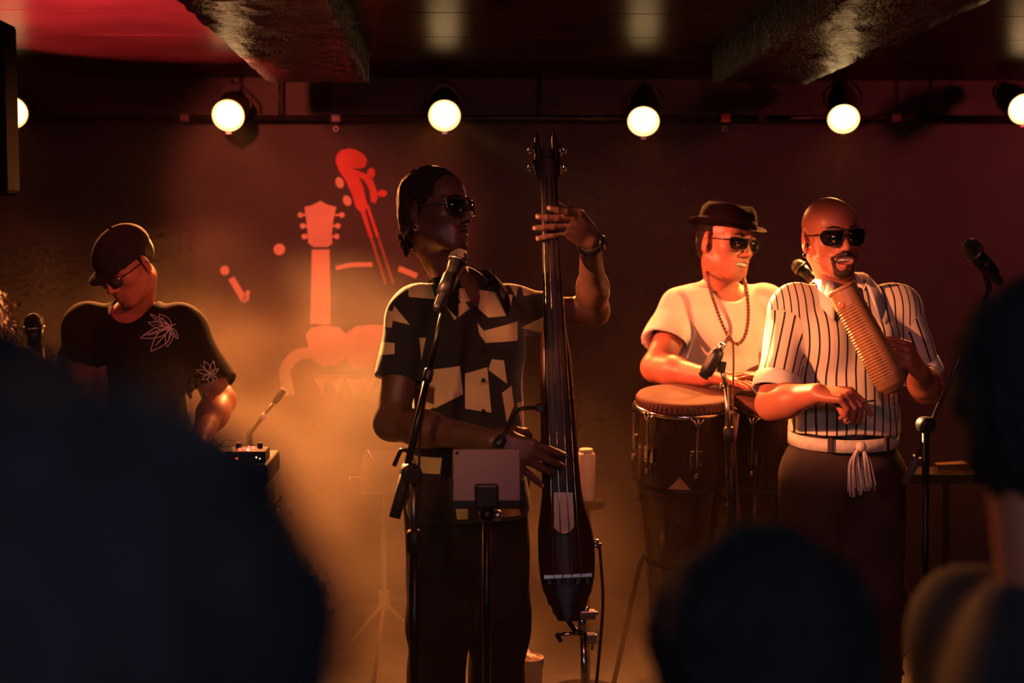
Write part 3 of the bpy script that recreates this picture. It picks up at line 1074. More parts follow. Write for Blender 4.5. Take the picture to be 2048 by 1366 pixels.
# right arm (screen left): hangs down, forearm crosses in front, plucking hand
S1 = F.w((-.172, .012, 1.42)); E1 = np.array(at(783, 846, 3.90)); W1 = np.array(at(985, 882, 3.70))
a1 = Blob(); arm(a1, S1, E1, W1, 1.08)
tips1 = hand(a1, W1, (.86, -.02, -.36), (-.15, 1, -.12), 'R',
             ((.25, .25, .15), (.3, .3, .2), (.35, .35, .2), (.1, .2, .2)), (.06, .0, -.05, -.28),
             thumb=((.020, .008, .022), (.046, .024, .042), (.066, .045, .050), (.080, .066, .050)), sc=1.12)
F.add_skin(a1, .0034)
# left arm (screen right): raised to the neck of the bass
S2 = F.w((.172, .012, 1.42)); E2 = np.array(at(1188, 622, 4.22)); W2 = np.array(at(1180, 480, 3.955))
a2 = Blob(); arm(a2, S2, E2, W2, 1.0)
K2 = np.array(at(1128, 430, 3.885)) - W2
tips2 = hand(a2, W2, K2, (.15, 1, .05), 'L',
             ((-.10, .15, .2), (-.05, .15, .2), (-.05, .15, .2), (-.05, .15, .2)), (-.50, -.66, -.80, -.96),
             thumb=((.02, .012, .02), (.048, .045, .026), (.080, .085, .010), (.110, .100, .0)), sc=1.05)
F.add_skin(a2, .0034)
F.finish_skin(M['skin_dark'])
nb = MB()
for p, d, nn in tips1 + tips2:
    R3 = Matrix([list(d), list(np.cross(nn, d)), list(nn)]).transposed()
    nb.sphere(Vector((p - nn * .0062).tolist()), (.0062, .005, .0022), 8, R3)
nb.build('fingernails', M['nail'], F.obj)['kind'] = 'stuff'
# hair: short, combed back, longer wet curls at the nape
hrb = Blob()
hrb.add(ell((0, .020, .041), (.0825, .101, .088)), .01)
hrb.add(ell((0, .070, -.022), (.064, .046, .066)), .03)
hrb.cut(plane((0, -.080, .074), (0, -.70, -.72)), .006)
hrb.disp = folds(.0018, 120, 3, (1, 1, 1))
F.part('hair', hrb, .0036, M['hair_black'], HR, hc, rel=0)
cl = MB()
for i in range(16):
    a = -1.25 + 2.5 * i / 15
    base = np.array([math.sin(a) * .062, .055 + math.cos(a) * .048, -.070 + rng.uniform(-.012, .012)])
    pts = [hl(HR, hc, base + np.array([math.sin(a + k * 1.3) * .008, math.cos(a + k) * .008, -.011 * k])) for k in range(5)]
    cl.tube(pts, [.006, .007, .006, .005, .002], 6)
cl.build('nape_curls', M['hair_black'], F.obj)
eb = MB()
for s in (-1, 1):
    eb.tube([hl(HR, hc, p) for p in ((s * .052, -.074, .024), (s * .034, -.092, .030), (s * .014, -.099, .025))], [.003, .0045, .004], 6)
eb.build('eyebrows', M['hair_black'], F.obj)
gb = Blob()   # trimmed beard along chin and lip
gb.add(ell((0, -.076, -.109), (.024, .021, .016)), .01)
F.part('beard', gb, .003, M['beard'], HR, hc)
gb = Blob()
gb.add(cap((-.024, -.088, -.060), (0, -.101, -.055), .0035, .0045), .004)
gb.add(cap((.024, -.088, -.060), (0, -.101, -.055), .0035, .0045), .004)
F.part('moustache', gb, .0028, M['beard'], HR, hc)
glasses(F.obj, HR, hc, 'wayfarer', M['frame_metal'], M['glass_dark'], y=-.108, zz=-.002, sc=1.05)
er = MB()
q0 = hl(HR, hc, (-.083, .012, -.046))
er.tube([q0 + Vector((.007 * math.cos(a * .785), 0, -.006 + .008 * math.sin(a * .785))) for a in range(8)], .0015, 6, closed=True)
er.build('earring', M['gold'], F.obj)

# printed shirt
polys_px = [
    [(813, 564), (861, 568), (871, 599), (817, 594)], [(788, 612), (820, 649), (778, 640)], [(745, 606), (788, 626), (783, 656), (725, 650)],
    [(715, 684), (790, 685), (790, 706), (715, 716)], [(752, 751), (820, 752), (820, 780), (752, 772)], [(715, 790), (722, 726), (747, 738), (749, 780)],
    [(906, 581), (931, 577), (943, 603), (923, 608)], [(892, 613), (930, 605), (940, 619), (909, 640)], [(882, 598), (892, 600), (896, 612), (886, 610)],
    [(955, 581), (1030, 593), (1019, 634), (978, 637), (958, 620)], [(976, 541), (1043, 553), (1002, 574)], [(1018, 562), (1043, 570), (1036, 598)],
    [(955, 647), (968, 663), (972, 687), (959, 669)], [(968, 663), (1038, 646), (1037, 684), (972, 687)],
    [(1046, 660), (1095, 640), (1095, 676)], [(863, 739), (920, 731), (926, 788), (845, 829), (852, 790)], [(930, 747), (975, 736), (983, 827), (930, 817)],
    [(984, 720), (1009, 723), (1016, 772), (977, 741)], [(1005, 789), (1025, 776), (1030, 817), (1015, 849)], [(1037, 813), (1060, 811), (1071, 877), (1049, 873)],
    [(839, 675), (852, 675), (843, 720)], [(780, 896), (808, 899), (803, 930), (792, 925)], [(826, 917), (884, 914), (880, 947), (836, 949)],
    [(911, 1013), (936, 1012), (936, 1036), (914, 1036)], [(989, 1000), (1037, 999), (1044, 1038), (990, 1038)], [(1048, 560), (1082, 570), (1085, 590), (1052, 596)],
]


def loc_xz(px, py, Y):
    p = at(px, py, Y); return (p.x - root.x, p.z - root.z)


M['shirt_print'] = poly_print('shirt_print', (.013, .010, .010), (.78, .55, .25), [[loc_xz(x, y, 3.93) for x, y in p] for p in polys_px])
sb = Blob()
F.torso(sb, .014, hips=False)
sb.add(ell(F.w((0, .0, 1.02)), (.172, .135, .24), F.R), .05)
sb.add(cap(F.w((-.06, -.01, .86)), F.w((.06, -.01, .86)), .128, .128), .05)
v1 = (E1 - S1); sl1 = S1 + v1 * .60
sb.add(cap(S1, sl1 + v1 * .1, .068, .071), .03)
v2 = (E2 - S2); sl2 = S2 + v2 * .48
sb.add(cap(S2, sl2 + v2 * .1, .068, .072), .03)
sb.disp = folds(.0040, 26, 5)
sb.cut(plane(F.w((0, 0, .82)), (0, 0, -1)), .004)
hem = np.array(sl1 + v1 * .05)


def sleeve_cut(b, S, end, d, rad=.12):
    """trim only the sleeve around `end`: remove a fat capsule beyond the hem"""
    d = np.array(d) / np.linalg.norm(d)
    b.sub(rbx(np.array(end) + d * .10, (rad, rad, .10), .004, np.array(Vector(d.tolist()).to_track_quat('Z', 'Y').to_matrix())), .003)


sleeve_cut(sb, S1, sl1, v1, .088)
sleeve_cut(sb, S2, sl2, v2, .085)
sb.sub(cap(sl1 - v1 * .08, sl1 + v1 * .2, .060, .066), .004)
sb.sub(cap(sl2 - v2 * .08, sl2 + v2 * .2, .060, .066), .004)
ft = F.R @ np.array([0, -1, 0])
vp = F.w((0, -.13, 1.50))
sb.sub(cap(F.w((0, -.06, 1.56)), F.w((0, -.16, 1.36)), .062, .012), .006)
F.part('shirt', sb, .0042, M['shirt_print'], rel=1)
collar(F.obj, F, M['cotton_black'], F.w((0, .014, 1.512)), F.R, rad=.076, h=.048, spread=.046, tip=.085, open_=36, sdf=sb)
# buttons down the placket
for z in (1.33, 1.24, 1.15, 1.06):
    p = F.w((-.015, -.145, z))
    MB().lathe(Vector(p.tolist()), Vector((F.R @ np.array([0, -1, 0])).tolist()), [(.006, 0), (.006, .003), (.001, .004)], 12).build('button', M['black_plastic'], F.obj)
tr = Blob(); F.torso(tr, .0, hips=True)
tr.ops = []; tr.lo = np.full(3, 1e9, np.float32); tr.hi = -tr.lo
tr.add(ell(F.w((0, .012, .93)), (.165, .125, .14), F.R), .05)
F.legs(tr, .020, feet=False, flare=.022)
tr.disp = folds(.004, 22, 8)
tr.cut(plane(F.w((0, 0, 1.0)), (0, 0, 1)), .01); tr.cut(plane(F.w((0, 0, .05)), (0, 0, -1)), .004)
F.part('trousers', tr, .007, M['trouser_black'])
sh = Blob()
for q in (-1, 1):
    sh.add(cap(F.w((q * .105, .05, .055)), F.w((q * .125, -.19, .040)), .050, .040), .01)
sh.cut(plane(F.w((0, 0, .0)), (0, 0, -1)), .002)
F.part('shoes', sh, .006, M['shoe'])
# watch on the raised wrist
wd = Vector((W2 - E2).tolist()).normalized(); wc = Vector((W2 - (W2 - E2) * .04).tolist())
wt = MB(); wt.lathe(wc - wd * .012, wd, [(.0325, 0), (.0355, .002), (.0355, .022), (.0325, .024)], 20, cap0=False, cap1=False)
wo = wt.build('wristwatch', M['rubber'], F.obj, solid=.003)
MB().lathe(wc + Vector((.030, -.018, 0)), (.85, -.5, 0), [(.019, 0), (.021, .004), (.019, .010), (.001, .010)], 18).build('watch_case', M['black_metal'], wo)
# in-ear cable
MB().tube(smooth_path([hl(HR, hc, (-.08, .02, -.04)), hl(HR, hc, (-.07, .06, -.09)), Vector(F.w((-.07, .10, 1.50)).tolist()), Vector(F.w((-.07, .15, 1.35)).tolist())]), .0016, 6).build('earpiece_cable', M['cable'], F.obj)

# ================================================================== ELECTRIC UPRIGHT BASS
Bb = at(1138, 1243, 3.70); Bt = at(1092, 262, 3.97)
bz = (Bt - Bb).normalized(); bx = Vector((1, 0, 0)); bx = (bx - bz * bx.dot(bz)).normalized(); by = bz.cross(bx).normalized()
if by.y < 0: by = -by
BL = (Bt - Bb).length


def bp(px, py, dy=0.):
    """point of the bass: pixel on its tilted front plane, pushed back by dy"""
    t = (1243 - py) / (1243 - 262); Y = 3.70 + .27 * t
    return at(px, py, Y) + by * dy


bass = thing('electric_upright_bass', 'slim dark electric upright bass with four strings held by the bass player', 'double bass', bp(1137, 1243, .03))


def plate(name, left, right, d0, d1, m, parent, bev=.004, rnd=.35):
    """solid with given left/right outline [(py,x)...], front at d0 and back at d1, rounded edges"""
    ks = sorted(set([p[0] for p in left] + [p[0] for p in right]))
    yy = []
    for a, b in zip(ks[:-1], ks[1:]):
        n = max(1, int((b - a) / 12))
        yy += [a + (b - a) * i / n for i in range(n)]
    yy.append(ks[-1])
    lx = np.interp(yy, [p[0] for p in left], [p[1] for p in left]); rx = np.interp(yy, [p[0] for p in right], [p[1] for p in right])
    if len(yy) > 6:
        for arr in (lx, rx):
            arr[1:-1] = .25 * arr[:-2] + .5 * arr[1:-1] + .25 * arr[2:]
    rows = []
    dm = (d1 - d0)
    for y, l, r in zip(yy, lx, rx):
        w = (r - l); i = min(w * .14, 5)
        rows.append([bp(l + i, y, d0), bp((l + r) / 2, y, d0 - dm * .04), bp(r - i, y, d0), bp(r, y, d0 + dm * rnd * .6), bp(r, y, d1 - dm * rnd), bp(r - i * 2, y, d1), bp(l + i * 2, y, d1), bp(l, y, d1 - dm * rnd), bp(l, y, d0 + dm * rnd * .6)])
    mb = MB(); mb.grid(rows, closed=True)
    mb._add(rows[0], [tuple(range(9))]); mb._add(rows[-1], [tuple(range(9))[::-1]])
    return mb.build(name, m, parent)


plate('body', [(640, 1088), (700, 1083), (800, 1082), (985, 1087), (1020, 1083), (1060, 1078), (1120, 1079), (1160, 1083), (1190, 1091), (1215, 1103), (1232, 1112), (1243, 1118)],
      [(640, 1130), (700, 1142), (800, 1151), (900, 1158), (985, 1165), (1015, 1173), (1060, 1187), (1110, 1192), (1150, 1191), (1185, 1185), (1210, 1174), (1230, 1162), (1243, 1158)], .012, .075, M['bass_wood'], bass)
plate('neck', [(352, 1084), (500, 1086), (660, 1088)], [(352, 1112), (500, 1119), (660, 1128)], .008, .034, M['bass_wood'], bass)
plate('fingerboard', [(356, 1081), (620, 1087), (800, 1092), (984, 1098)], [(356, 1114), (620, 1126), (800, 1140), (984, 1156)], -.004, .010, M['ebony'], bass)
# pale rounded end piece of the fingerboard with a bright rim
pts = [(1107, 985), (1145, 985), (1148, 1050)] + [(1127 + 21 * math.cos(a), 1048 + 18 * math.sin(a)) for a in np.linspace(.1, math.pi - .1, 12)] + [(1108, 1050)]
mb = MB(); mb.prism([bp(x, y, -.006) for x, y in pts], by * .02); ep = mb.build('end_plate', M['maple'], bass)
MB().tube([bp(x, y, -.008) for x, y in pts[2:-1]], .0016, 6).build('end_rim', M['gold'], ep)
# bridge: metal bar across the body with feet
br = MB(); br.box(bp(1135, 1152, -.006), ((bp(1184, 1152) - bp(1086, 1152)).length / 2, .010, .006), Matrix((bx, by, bz)).transposed(), bev=.002)
bo = br.build('bridge', M['steel'], bass)
for px in (1098, 1117, 1136, 1155, 1174):
    MB().box(bp(px, 1160, -.004), (.006, .008, .012), Matrix((bx, by, bz)).transposed(), bev=.001).build('bridge_saddle', M['black_metal'], bo)
# tailpiece under the bridge
plate('tailpiece', [(1165, 1104), (1215, 1118), (1238, 1126)], [(1165, 1166), (1215, 1154), (1238, 1148)], .002, .016, M['black_plastic'], bass)
for xa, xb in ((1085, 1106), (1093, 1124), (1102, 1143), (1110, 1161)):
    MB().tube([bp(xa, 352, -.010), bp(xa + (xb - xa) * .78, 985, -.015), bp(xb, 1150, -.022), bp(xb * .75 + 1136 * .25, 1172, -.004)], [.0012, .0012, .0012, .0012], 6).build('string', M['string'], bass)
# headstock: slotted, two prongs, tuners
hs = MB()
plate('headstock', [(318, 1071), (345, 1071), (354, 1078), (362, 1083)], [(318, 1119), (345, 1122), (354, 1117), (362, 1113)], .0, .032, M['ebony'], bass)
plate('headstock_prong', [(263, 1072), (272, 1070), (330, 1070)], [(263, 1076), (272, 1080), (330, 1084)], .002, .030, M['ebony'], bass)
plate('headstock_prong', [(263, 1106), (272, 1104), (330, 1107)], [(263, 1110), (272, 1114), (330, 1121)], .002, .030, M['ebony'], bass)
plate('headstock_bar', [(296, 1080), (312, 1080)], [(296, 1110), (312, 1110)], .006, .026, M['ebony'], bass)
for sx, x0, x1 in ((-1, 1070, 1063), (1, 1119, 1128)):
    for py in (299, 334):
        tk = MB(); tk.tube([bp(x0 - sx * 14, py, .016), bp(x1, py, .016)], .004, 8)
        to = tk.build('tuner', M['steel'], bass)
        MB().sphere(bp(x1 + sx * 3, py, .012), (.006, .012, .009), 10).build('tuner_key', M['steel'], to)
        MB().tube([bp(x0 + sx * 1, py - 16, .010), bp(x0 + sx * 3, py + 12, .010)], .003, 6).build('gear_plate', M['steel'], to)
MB().tube([bp(1118, 312, .01), bp(1128, 300, .004)], .003, 6).build('tuner_lever', M['steel'], bass)
# controls on the right flank and lead
for py in (1084, 1092):
    MB().lathe(bp(1187, py, .03), bx, [(.006, 0), (.007, .008), (.007, .016), (.001, .017)], 12).build('control_knob', M['chrome'], bass)
MB().tube([bp(1190, 1090, .035), bp(1206, 1090, .035)], .0055, 8).build('jack_plug', M['chrome'], bass)
tag(MB().tube(smooth_path([bp(1201, 1092, .035), bp(1204, 1120, .035), at(1206, 1200, 3.72), at(1200, 1290, 3.72), at(1191, 1380, 3.72), Vector((at(1185, 1366, 3.72).x, 3.8, .25)), Vector((.62, 3.9, .013)), Vector((.9, 4.0, .013))], 8), .0042, 8).build('instrument_cable', M['cable']),
    'thin dark lead hanging from the jack of the upright bass', 'cable')
# tripod that carries the bass
st = thing('bass_stand', 'chrome tripod stand with clamps carrying the upright bass', 'stand', Vector((bp(1165, 1243).x, 3.74, .008)))
top = at(1163, 1222, 3.75)
mb = MB(); mb.tube([top, at(1166, 1275, 3.75)], .011, 10); mb.build('upper_post', M['chrome'], st)
base = Vector((at(1172, 1366, 3.75).x, 3.75, .30))
MB().tube([at(1166, 1268, 3.75), base], .008, 10).build('post', M['chrome'], st)
MB().box(at(1174, 1229, 3.735), (.022, .014, .012), bev=.003).build('clamp', M['steel'], st)
MB().tube([at(1160, 1232, 3.73), at(1196, 1226, 3.73)], .005, 8).build('clamp_screw', M['chrome'], st)
MB().sphere(at(1172, 1221, 3.73), (.009, .008, .011), 10).build('wing_nut', M['chrome'], st)
MB().tube([at(1113, 1269, 3.73), at(1165, 1267, 3.74)], .0055, 8).build('cross_arm', M['chrome'], st)
MB().tube([at(1113, 1268, 3.73), at(1122, 1283, 3.73)], .006, 8).build('arm_hook', M['rubber'], st)
MB().box(at(1182, 1276, 3.74), (.014, .013, .013), bev=.003).build('clamp', M['chrome'], st)
MB().tube([at(1186, 1281, 3.735), at(1184, 1300, 3.735)], .004, 8).build('clamp_lever', M['steel'], st)
for a in (-2.5, -.4, 1.5):
    MB().tube([base + Vector((0, 0, .02)), base + Vector((.30 * math.cos(a), .30 * math.sin(a), -.285))], .008, 8).build('leg', M['chrome'], st)
# little carrying peg from bass bottom to the stand
MB().tube([bp(1137, 1240, .03), at(1150, 1262, 3.75), at(1166, 1262, 3.75)], .008, 8).build('end_pin', M['black_metal'], bass)


# ================================================================== MICROPHONES, STANDS
def mic(c, d, label, ball=.0255, length=.15, m_ball=None, m_body=None):
    """vocal microphone: c centre of the ball, d direction from ball to tail"""
    d = Vector(d).normalized(); c = Vector(c)
    t = thing('microphone', label, 'microphone', c, 'vocal microphones on stands')
    MB().lathe(c, d, [(.001, -ball), (ball * .5, -ball * .87), (ball * .87, -ball * .5), (ball, 0), (ball * .96, ball * .35)], 24, cap0=False, cap1=False).build('grille', m_ball or M['mesh_grille'], t)
    MB().lathe(c, d, [(ball * 1.0, ball * .30), (ball * 1.06, ball * .32), (ball * 1.06, ball * .52), (ball * .98, ball * .54)], 24, cap0=True, cap1=True).build('collar_ring', m_body or M['steel'], t)
    MB().lathe(c, d, [(ball * .93, ball * .5), (ball * .72, ball * 1.6), (ball * .50, length), (ball * .45, length + .012)], 20, cap0=True, cap1=True).build('handle', M['black_plastic'], t)
    return t


def clip(parent, p, d, r=.017):
    d = Vector(d).normalized()
    MB().lathe(Vector(p) - d * .03, d, [(r, 0), (r + .004, 0), (r + .004, .06), (r, .06)], 16, cap0=True, cap1=True).build('mic_clip', M['black_plastic'], parent)


def tripod(parent, x, y, z=.30, r=.30, m=None, a0=.4):
    base = Vector((x, y, z))
    MB().lathe(base, (0, 0, 1), [(.016, -.03), (.02, -.02), (.02, .03), (.016, .04)], 12).build('leg_hub', M['black_plastic'], parent)
    for k in range(3):
        a = a0 + k * 2.094
        tip = Vector((x + r * math.cos(a), y + r * math.sin(a), .018))
        lg = MB().tube([base, tip], .007, 8).build('leg', m or M['black_metal'], parent)
        MB().lathe(Vector((tip.x, tip.y, .008)), (0, 0, 1), [(.010, 0), (.012, .004), (.010, .02)], 10).build('rubber_foot', M['rubber'], lg)


ball = at(918, 516, 3.74); tail = at(893, 575, 3.70)
md = tail - ball
mic(ball, md, 'microphone in front of the bass player chin')
ms = thing('microphone_stand', 'black boom microphone stand in front of the bass player', 'microphone stand', Vector((at(826, 683, 3.62).x, 3.62, .008)))
clip(ms, ball + md.normalized() * .085, md)
b0 = at(893, 590, 3.69); b1 = at(812, 945, 3.60); b2 = at(789, 1036, 3.58)
MB().tube([ball + md.normalized() * .095 + Vector((.0, 0, -.02)), b0], .008, 8).build('mic_joint', M['black_plastic'], ms)
MB().tube([b0, b0.lerp(b1, .45)], .0068, 10).build('boom', M['black_metal'], ms)
MB().tube([b0.lerp(b1, .43), b1], .0095, 10).build('boom_sleeve', M['black_metal'], ms)
MB().lathe(b0.lerp(b1, .42), (b1 - b0), [(.011, 0), (.013, .004), (.013, .028), (.011, .034)], 12).build('boom_collar', M['black_plastic'], ms)
MB().tube([b1, b2], .0145, 12).build('counterweight', M['rubber'], ms)
MB().lathe(b1 + Vector((.012, -.004, 0)), (0.3, -1, 0), [(.018, -.022), (.026, -.018), (.026, .016), (.02, .022)], 16).build('boom_joint', M['black_plastic'], ms)
MB().tube([b1 + Vector((-.03, 0, .018)), b1 + Vector((-.012, -.012, .060)), b1 + Vector((.004, -.012, .058))], .006, 8).build('wing_screw', M['black_metal'], ms)
px0 = at(826, 683, 3.62).x
MB().tube([Vector((px0, 3.62, b1.z - .01)), Vector((px0, 3.62, .74))], .0095, 12).build('inner_pole', M['steel_dark'] if 'steel_dark' in M else M['black_metal'], ms)
MB().tube([Vector((px0, 3.62, .80)), Vector((px0, 3.62, .30))], .0145, 12).build('outer_pole', M['black_metal'], ms)
MB().lathe((px0, 3.62, .78), (0, 0, 1), [(.016, 0), (.02, .005), (.02, .05), (.015, .06)], 12).build('height_clutch', M['black_plastic'], ms)
tripod(ms, px0, 3.62, .30, .30)
tag(MB().tube(smooth_path([ball + md.normalized() * .16, at(884, 640, 3.72), at(866, 730, 3.68), at(842, 850, 3.64), at(838, 960, 3.64), at(836, 1150, 3.64), at(838, 1300, 3.64), Vector((px0 + .06, 3.6, .10)), Vector((px0 + .3, 3.4, .013))], 8), .0032, 6).build('microphone_cable', M['cable']),
    'thin cable running down the boom stand in front of the bass player', 'cable')

# tablet on its own clamp stand
tc_ = at(973, 950, 3.56)
tb_ = thing('tablet', 'tablet computer seen from behind at the waist of the bass player', 'tablet', tc_)
Rt = Matrix.Rotation(math.radians(-16), 3, 'X')
w2 = (at(1041, 900, 3.56) - at(905, 900, 3.56)).length / 2
MB().box(tc_, (w2, .0035, .067), Rt, bev=.003).build('back_cover', M['aluminium'], tb_)
MB().box(tc_ + Rt @ Vector((0, .0042, 0)), (w2 - .004, .001, .063), Rt).build('screen', M['glass_dark'], tb_)
MB().lathe(tc_ + Rt @ Vector((-w2 + .012, -.0035, .055)), Rt @ Vector((0, -1, 0)), [(.0045, 0), (.0045, .001), (.001, .0012)], 12).build('camera_lens', M['glass_dark'], tb_)
hd = thing('tablet_stand', 'black clamp stand holding the tablet upright', 'stand', Vector((tc_.x, 3.585, .008)))
MB().box(tc_ + Vector((0, .0, -.072)), (w2 + .004, .016, .012), bev=.004).build('cradle', M['black_plastic'], hd)
for s in (-1, 1):
    MB().box(tc_ + Vector((s * (w2 + .004), .004, -.045)), (.006, .014, .035), bev=.003).build('cradle_arm', M['black_plastic'], hd)
MB().box(tc_ + Vector((0, -.018, -.050)), (.030, .012, .030), bev=.006).build('clamp_plate', M['black_plastic'], hd)
MB().sphere(tc_ + Vector((0, -.016, -.100)), .021, 14).build('ball_joint', M['black_metal'], hd)
MB().tube([tc_ + Vector((0, -.012, -.10)), Vector((tc_.x, 3.585, .30))], .011, 10).build('pole', M['black_metal'], hd)
MB().lathe((tc_.x + .02, 3.57, tc_.z - .105), (1, -.2, 0), [(.012, 0), (.014, .004), (.014, .014), (.01, .018)], 12).build('tightening_knob', M['steel'], hd)
tripod(hd, tc_.x, 3.585, .22, .24, a0=1.2)
# gooseneck microphone clipped on the bass for its strings
gm = thing('gooseneck_microphone', 'small black gooseneck microphone bent towards the waist of the bass player', 'microphone', at(1000, 885, 3.64))
MB().tube(smooth_path([at(1075, 816, 3.80), at(1052, 816, 3.74), at(1036, 822, 3.70), at(1020, 848, 3.66), at(1006, 874, 3.64)]), .0055, 8).build('gooseneck', M['black_plastic'], gm)
MB().lathe(at(1008, 872, 3.64), at(992, 895, 3.63) - at(1008, 872, 3.64), [(.007, 0), (.014, .006), (.015, .028), (.011, .036)], 14).build('capsule', M['black_plastic'], gm)
MB().box(at(1080, 816, 3.80), (.010, .012, .010), bev=.002).build('clip', M['black_plastic'], gm)


# ================================================================== BALD MAN WITH THE GUIRO
GY = 4.25
G = Figure('person', 'smiling bald man in sunglasses and striped cream shirt scraping a ribbed gourd', (at(1690, 683, GY).x, GY, .008), math.radians(3), .955)
hc2 = at(1663, 473, GY - .01); HR2 = rotm(math.radians(8), math.radians(1), math.radians(-3))
neck_w = G.w((0, .02, 1.46)); nl = np.array(HR2).T @ (neck_w - np.array(hc2))
hb = head_blob(nl, smile=1., opened=1.3, wide=1.02)
G.add_skin(hb, .0028, HR2, hc2)
tb = Blob(); G.torso(tb); G.legs(tb, feet=False)
G.add_skin(tb, .014)
S1 = G.w((-.172, .012, 1.42)); E1 = np.array(at(1545, 808, 4.13)); W1 = np.array(at(1634, 787, 3.97))
a1 = Blob(); arm(a1, S1, E1, W1, 1.08)
tips = hand(a1, W1, (.62, -.42, -.02), (.06, .35, -.9), 'R',
            ((.75, .25, .15), (.95, .6, .4), (1.0, .8, .5), (1.0, .9, .6)), (.0, 0, 0, 0),
            thumb=((.02, .010, .022), (.045, .034, .030), (.066, .062, .020), (.08, .085, .008)), sc=.98)
G.add_skin(a1, .0032)
S2 = G.w((.172, .012, 1.42)); E2 = np.array(at(1852, 775, 4.27)); W2 = np.array(at(1838, 742, 4.06))
a2 = Blob(); arm(a2, S2, E2, W2, 1.05)
hand(a2, W2, np.array(at(1806, 695, 4.0)) - W2, (-.85, .25, .1), 'L',
     ((.75, .7, .4), (.75, .7, .4), (.7, .7, .4), (.7, .7, .4)), (.1, .0, -.1, -.2),
     thumb=((.02, .008, .022), (.045, .03, .042), (.075, .05, .055), (.10, .06, .06)), sc=.98)
G.add_skin(a2, .0032)
G.finish_skin(M['skin_mid'])
# beard: moustache and goatee
gb = Blob()
for s in (-1, 1):
    gb.add(cap((s * .036, -.084, -.060), (s * .020, -.095, -.0535), .0035, .0062), .004)
    gb.add(cap((s * .020, -.095, -.0535), (s * .002, -.1025, -.0505), .0062, .0060), .004)
gb.disp = folds(.0006, 500, 4, (1, 1, 1))
G.part('moustache', gb, .0028, M['beard'], HR2, hc2)
gb = Blob()
for s in (-1, 1):
    gb.add(cap((s * .036, -.084, -.062), (s * .024, -.082, -.098), .0055, .0075), .006)
gb.add(ell((0, -.079, -.107), (.030, .018, .0155)), .012)
gb.add(ell((0, -.088, -.094), (.009, .008, .007)), .006)
gb.disp = folds(.0006, 500, 4, (1, 1, 1))
G.part('beard', gb, .0028, M['beard'], HR2, hc2)
th = MB()
for i in range(10):
    x = (i - 4.5) * .0062
    th.box(hl(HR2, hc2, (x, -.0865 + x * x * 5, -.0660)), (.0029, .002, .0056), Matrix(HR2.tolist()), bev=.0008)
th.build('teeth', M['teeth'], G.obj)['kind'] = 'stuff'
eb = MB()
for s in (-1, 1):
    eb.tube([hl(HR2, hc2, p) for p in ((s * .052, -.074, .026), (s * .034, -.092, .031), (s * .014, -.099, .027))], [.002, .0035, .003], 6)
eb.build('eyebrows', M['hair_black'], G.obj)['kind'] = 'stuff'
glasses(G.obj, HR2, hc2, 'aviator', M['frame_dark'], M['glass_dark'], y=-.108, zz=-.001, sc=1.12)
er = MB(); q0 = hl(HR2, hc2, (-.083, .010, -.046))
er.tube([q0 + Vector((.006 * math.cos(a * .785), -.002, -.006 + .007 * math.sin(a * .785))) for a in range(8)], .0014, 6, closed=True)
er.build('earring', M['chrome'], G.obj)

# striped shirt, sleeves rolled up
M['stripes'] = stripe_mat('stripes', (.82, .70, .52), (.030, .014, .012), .0285, .19)
sb = Blob()
G.torso(sb, .011, hips=False)
sb.add(ell(G.w((0, .0, 1.06)), (.157, .125, .20), G.R), .05)
sb.add(cap(G.w((-.055, 0, .98)), G.w((.055, 0, .98)), .108, .108), .05)
v1 = E1 - S1; v2 = E2 - S2
sl1 = S1 + v1 * .80; sl2 = S2 + v2 * .78
sb.add(cap(S1, sl1 + v1 * .1, .066, .062), .03)
sb.add(cap(S2, sl2 + v2 * .1, .066, .062), .03)
core = Blob(); core.ops = list(sb.ops[:-2])
s1f = cap(S1, sl1 + v1 * .1, .066, .062)[0]; s2f = cap(S2, sl2 + v2 * .1, .066, .062)[0]
sb.disp = folds(.0055, 26, 15)
sb.cut(plane(G.w((0, 0, 1.046)), (0, 0, -1)), .004)
sleeve_cut(sb, S1, sl1, v1, .082); sleeve_cut(sb, S2, sl2, v2, .080)
sb.sub(cap(sl1 - v1 * .06, sl1 + v1 * .2, .054, .058), .004); sb.sub(cap(sl2 - v2 * .06, sl2 + v2 * .2, .054, .058), .004)
sb.sub(cap(G.w((0, -.06, 1.57)), G.w((0, -.17, 1.33)), .066, .014), .006)


def stripe_u(V):
    P = V.astype(np.float32)
    loc = (V - np.array(G.root)) @ G.R
    u = np.arcsin(np.clip(loc[:, 0] / .26, -1, 1)) * .26 + np.where(loc[:, 1] > .02, .004, 0)
    dt = core(P)
    for S, v, f in ((S1, v1, s1f), (S2, v2, s2f)):
        d = f(P)
        ax = v / np.linalg.norm(v); q = V - S
        q = q - np.outer(q @ ax, ax)
        e1 = np.cross(ax, [0, 1, 0]); e1 /= np.linalg.norm(e1); e2 = np.cross(ax, e1)
        us = np.arctan2(q @ e1, q @ e2) * .062
        u = np.where(d < dt - .002, us, u)
    return u + 3.0


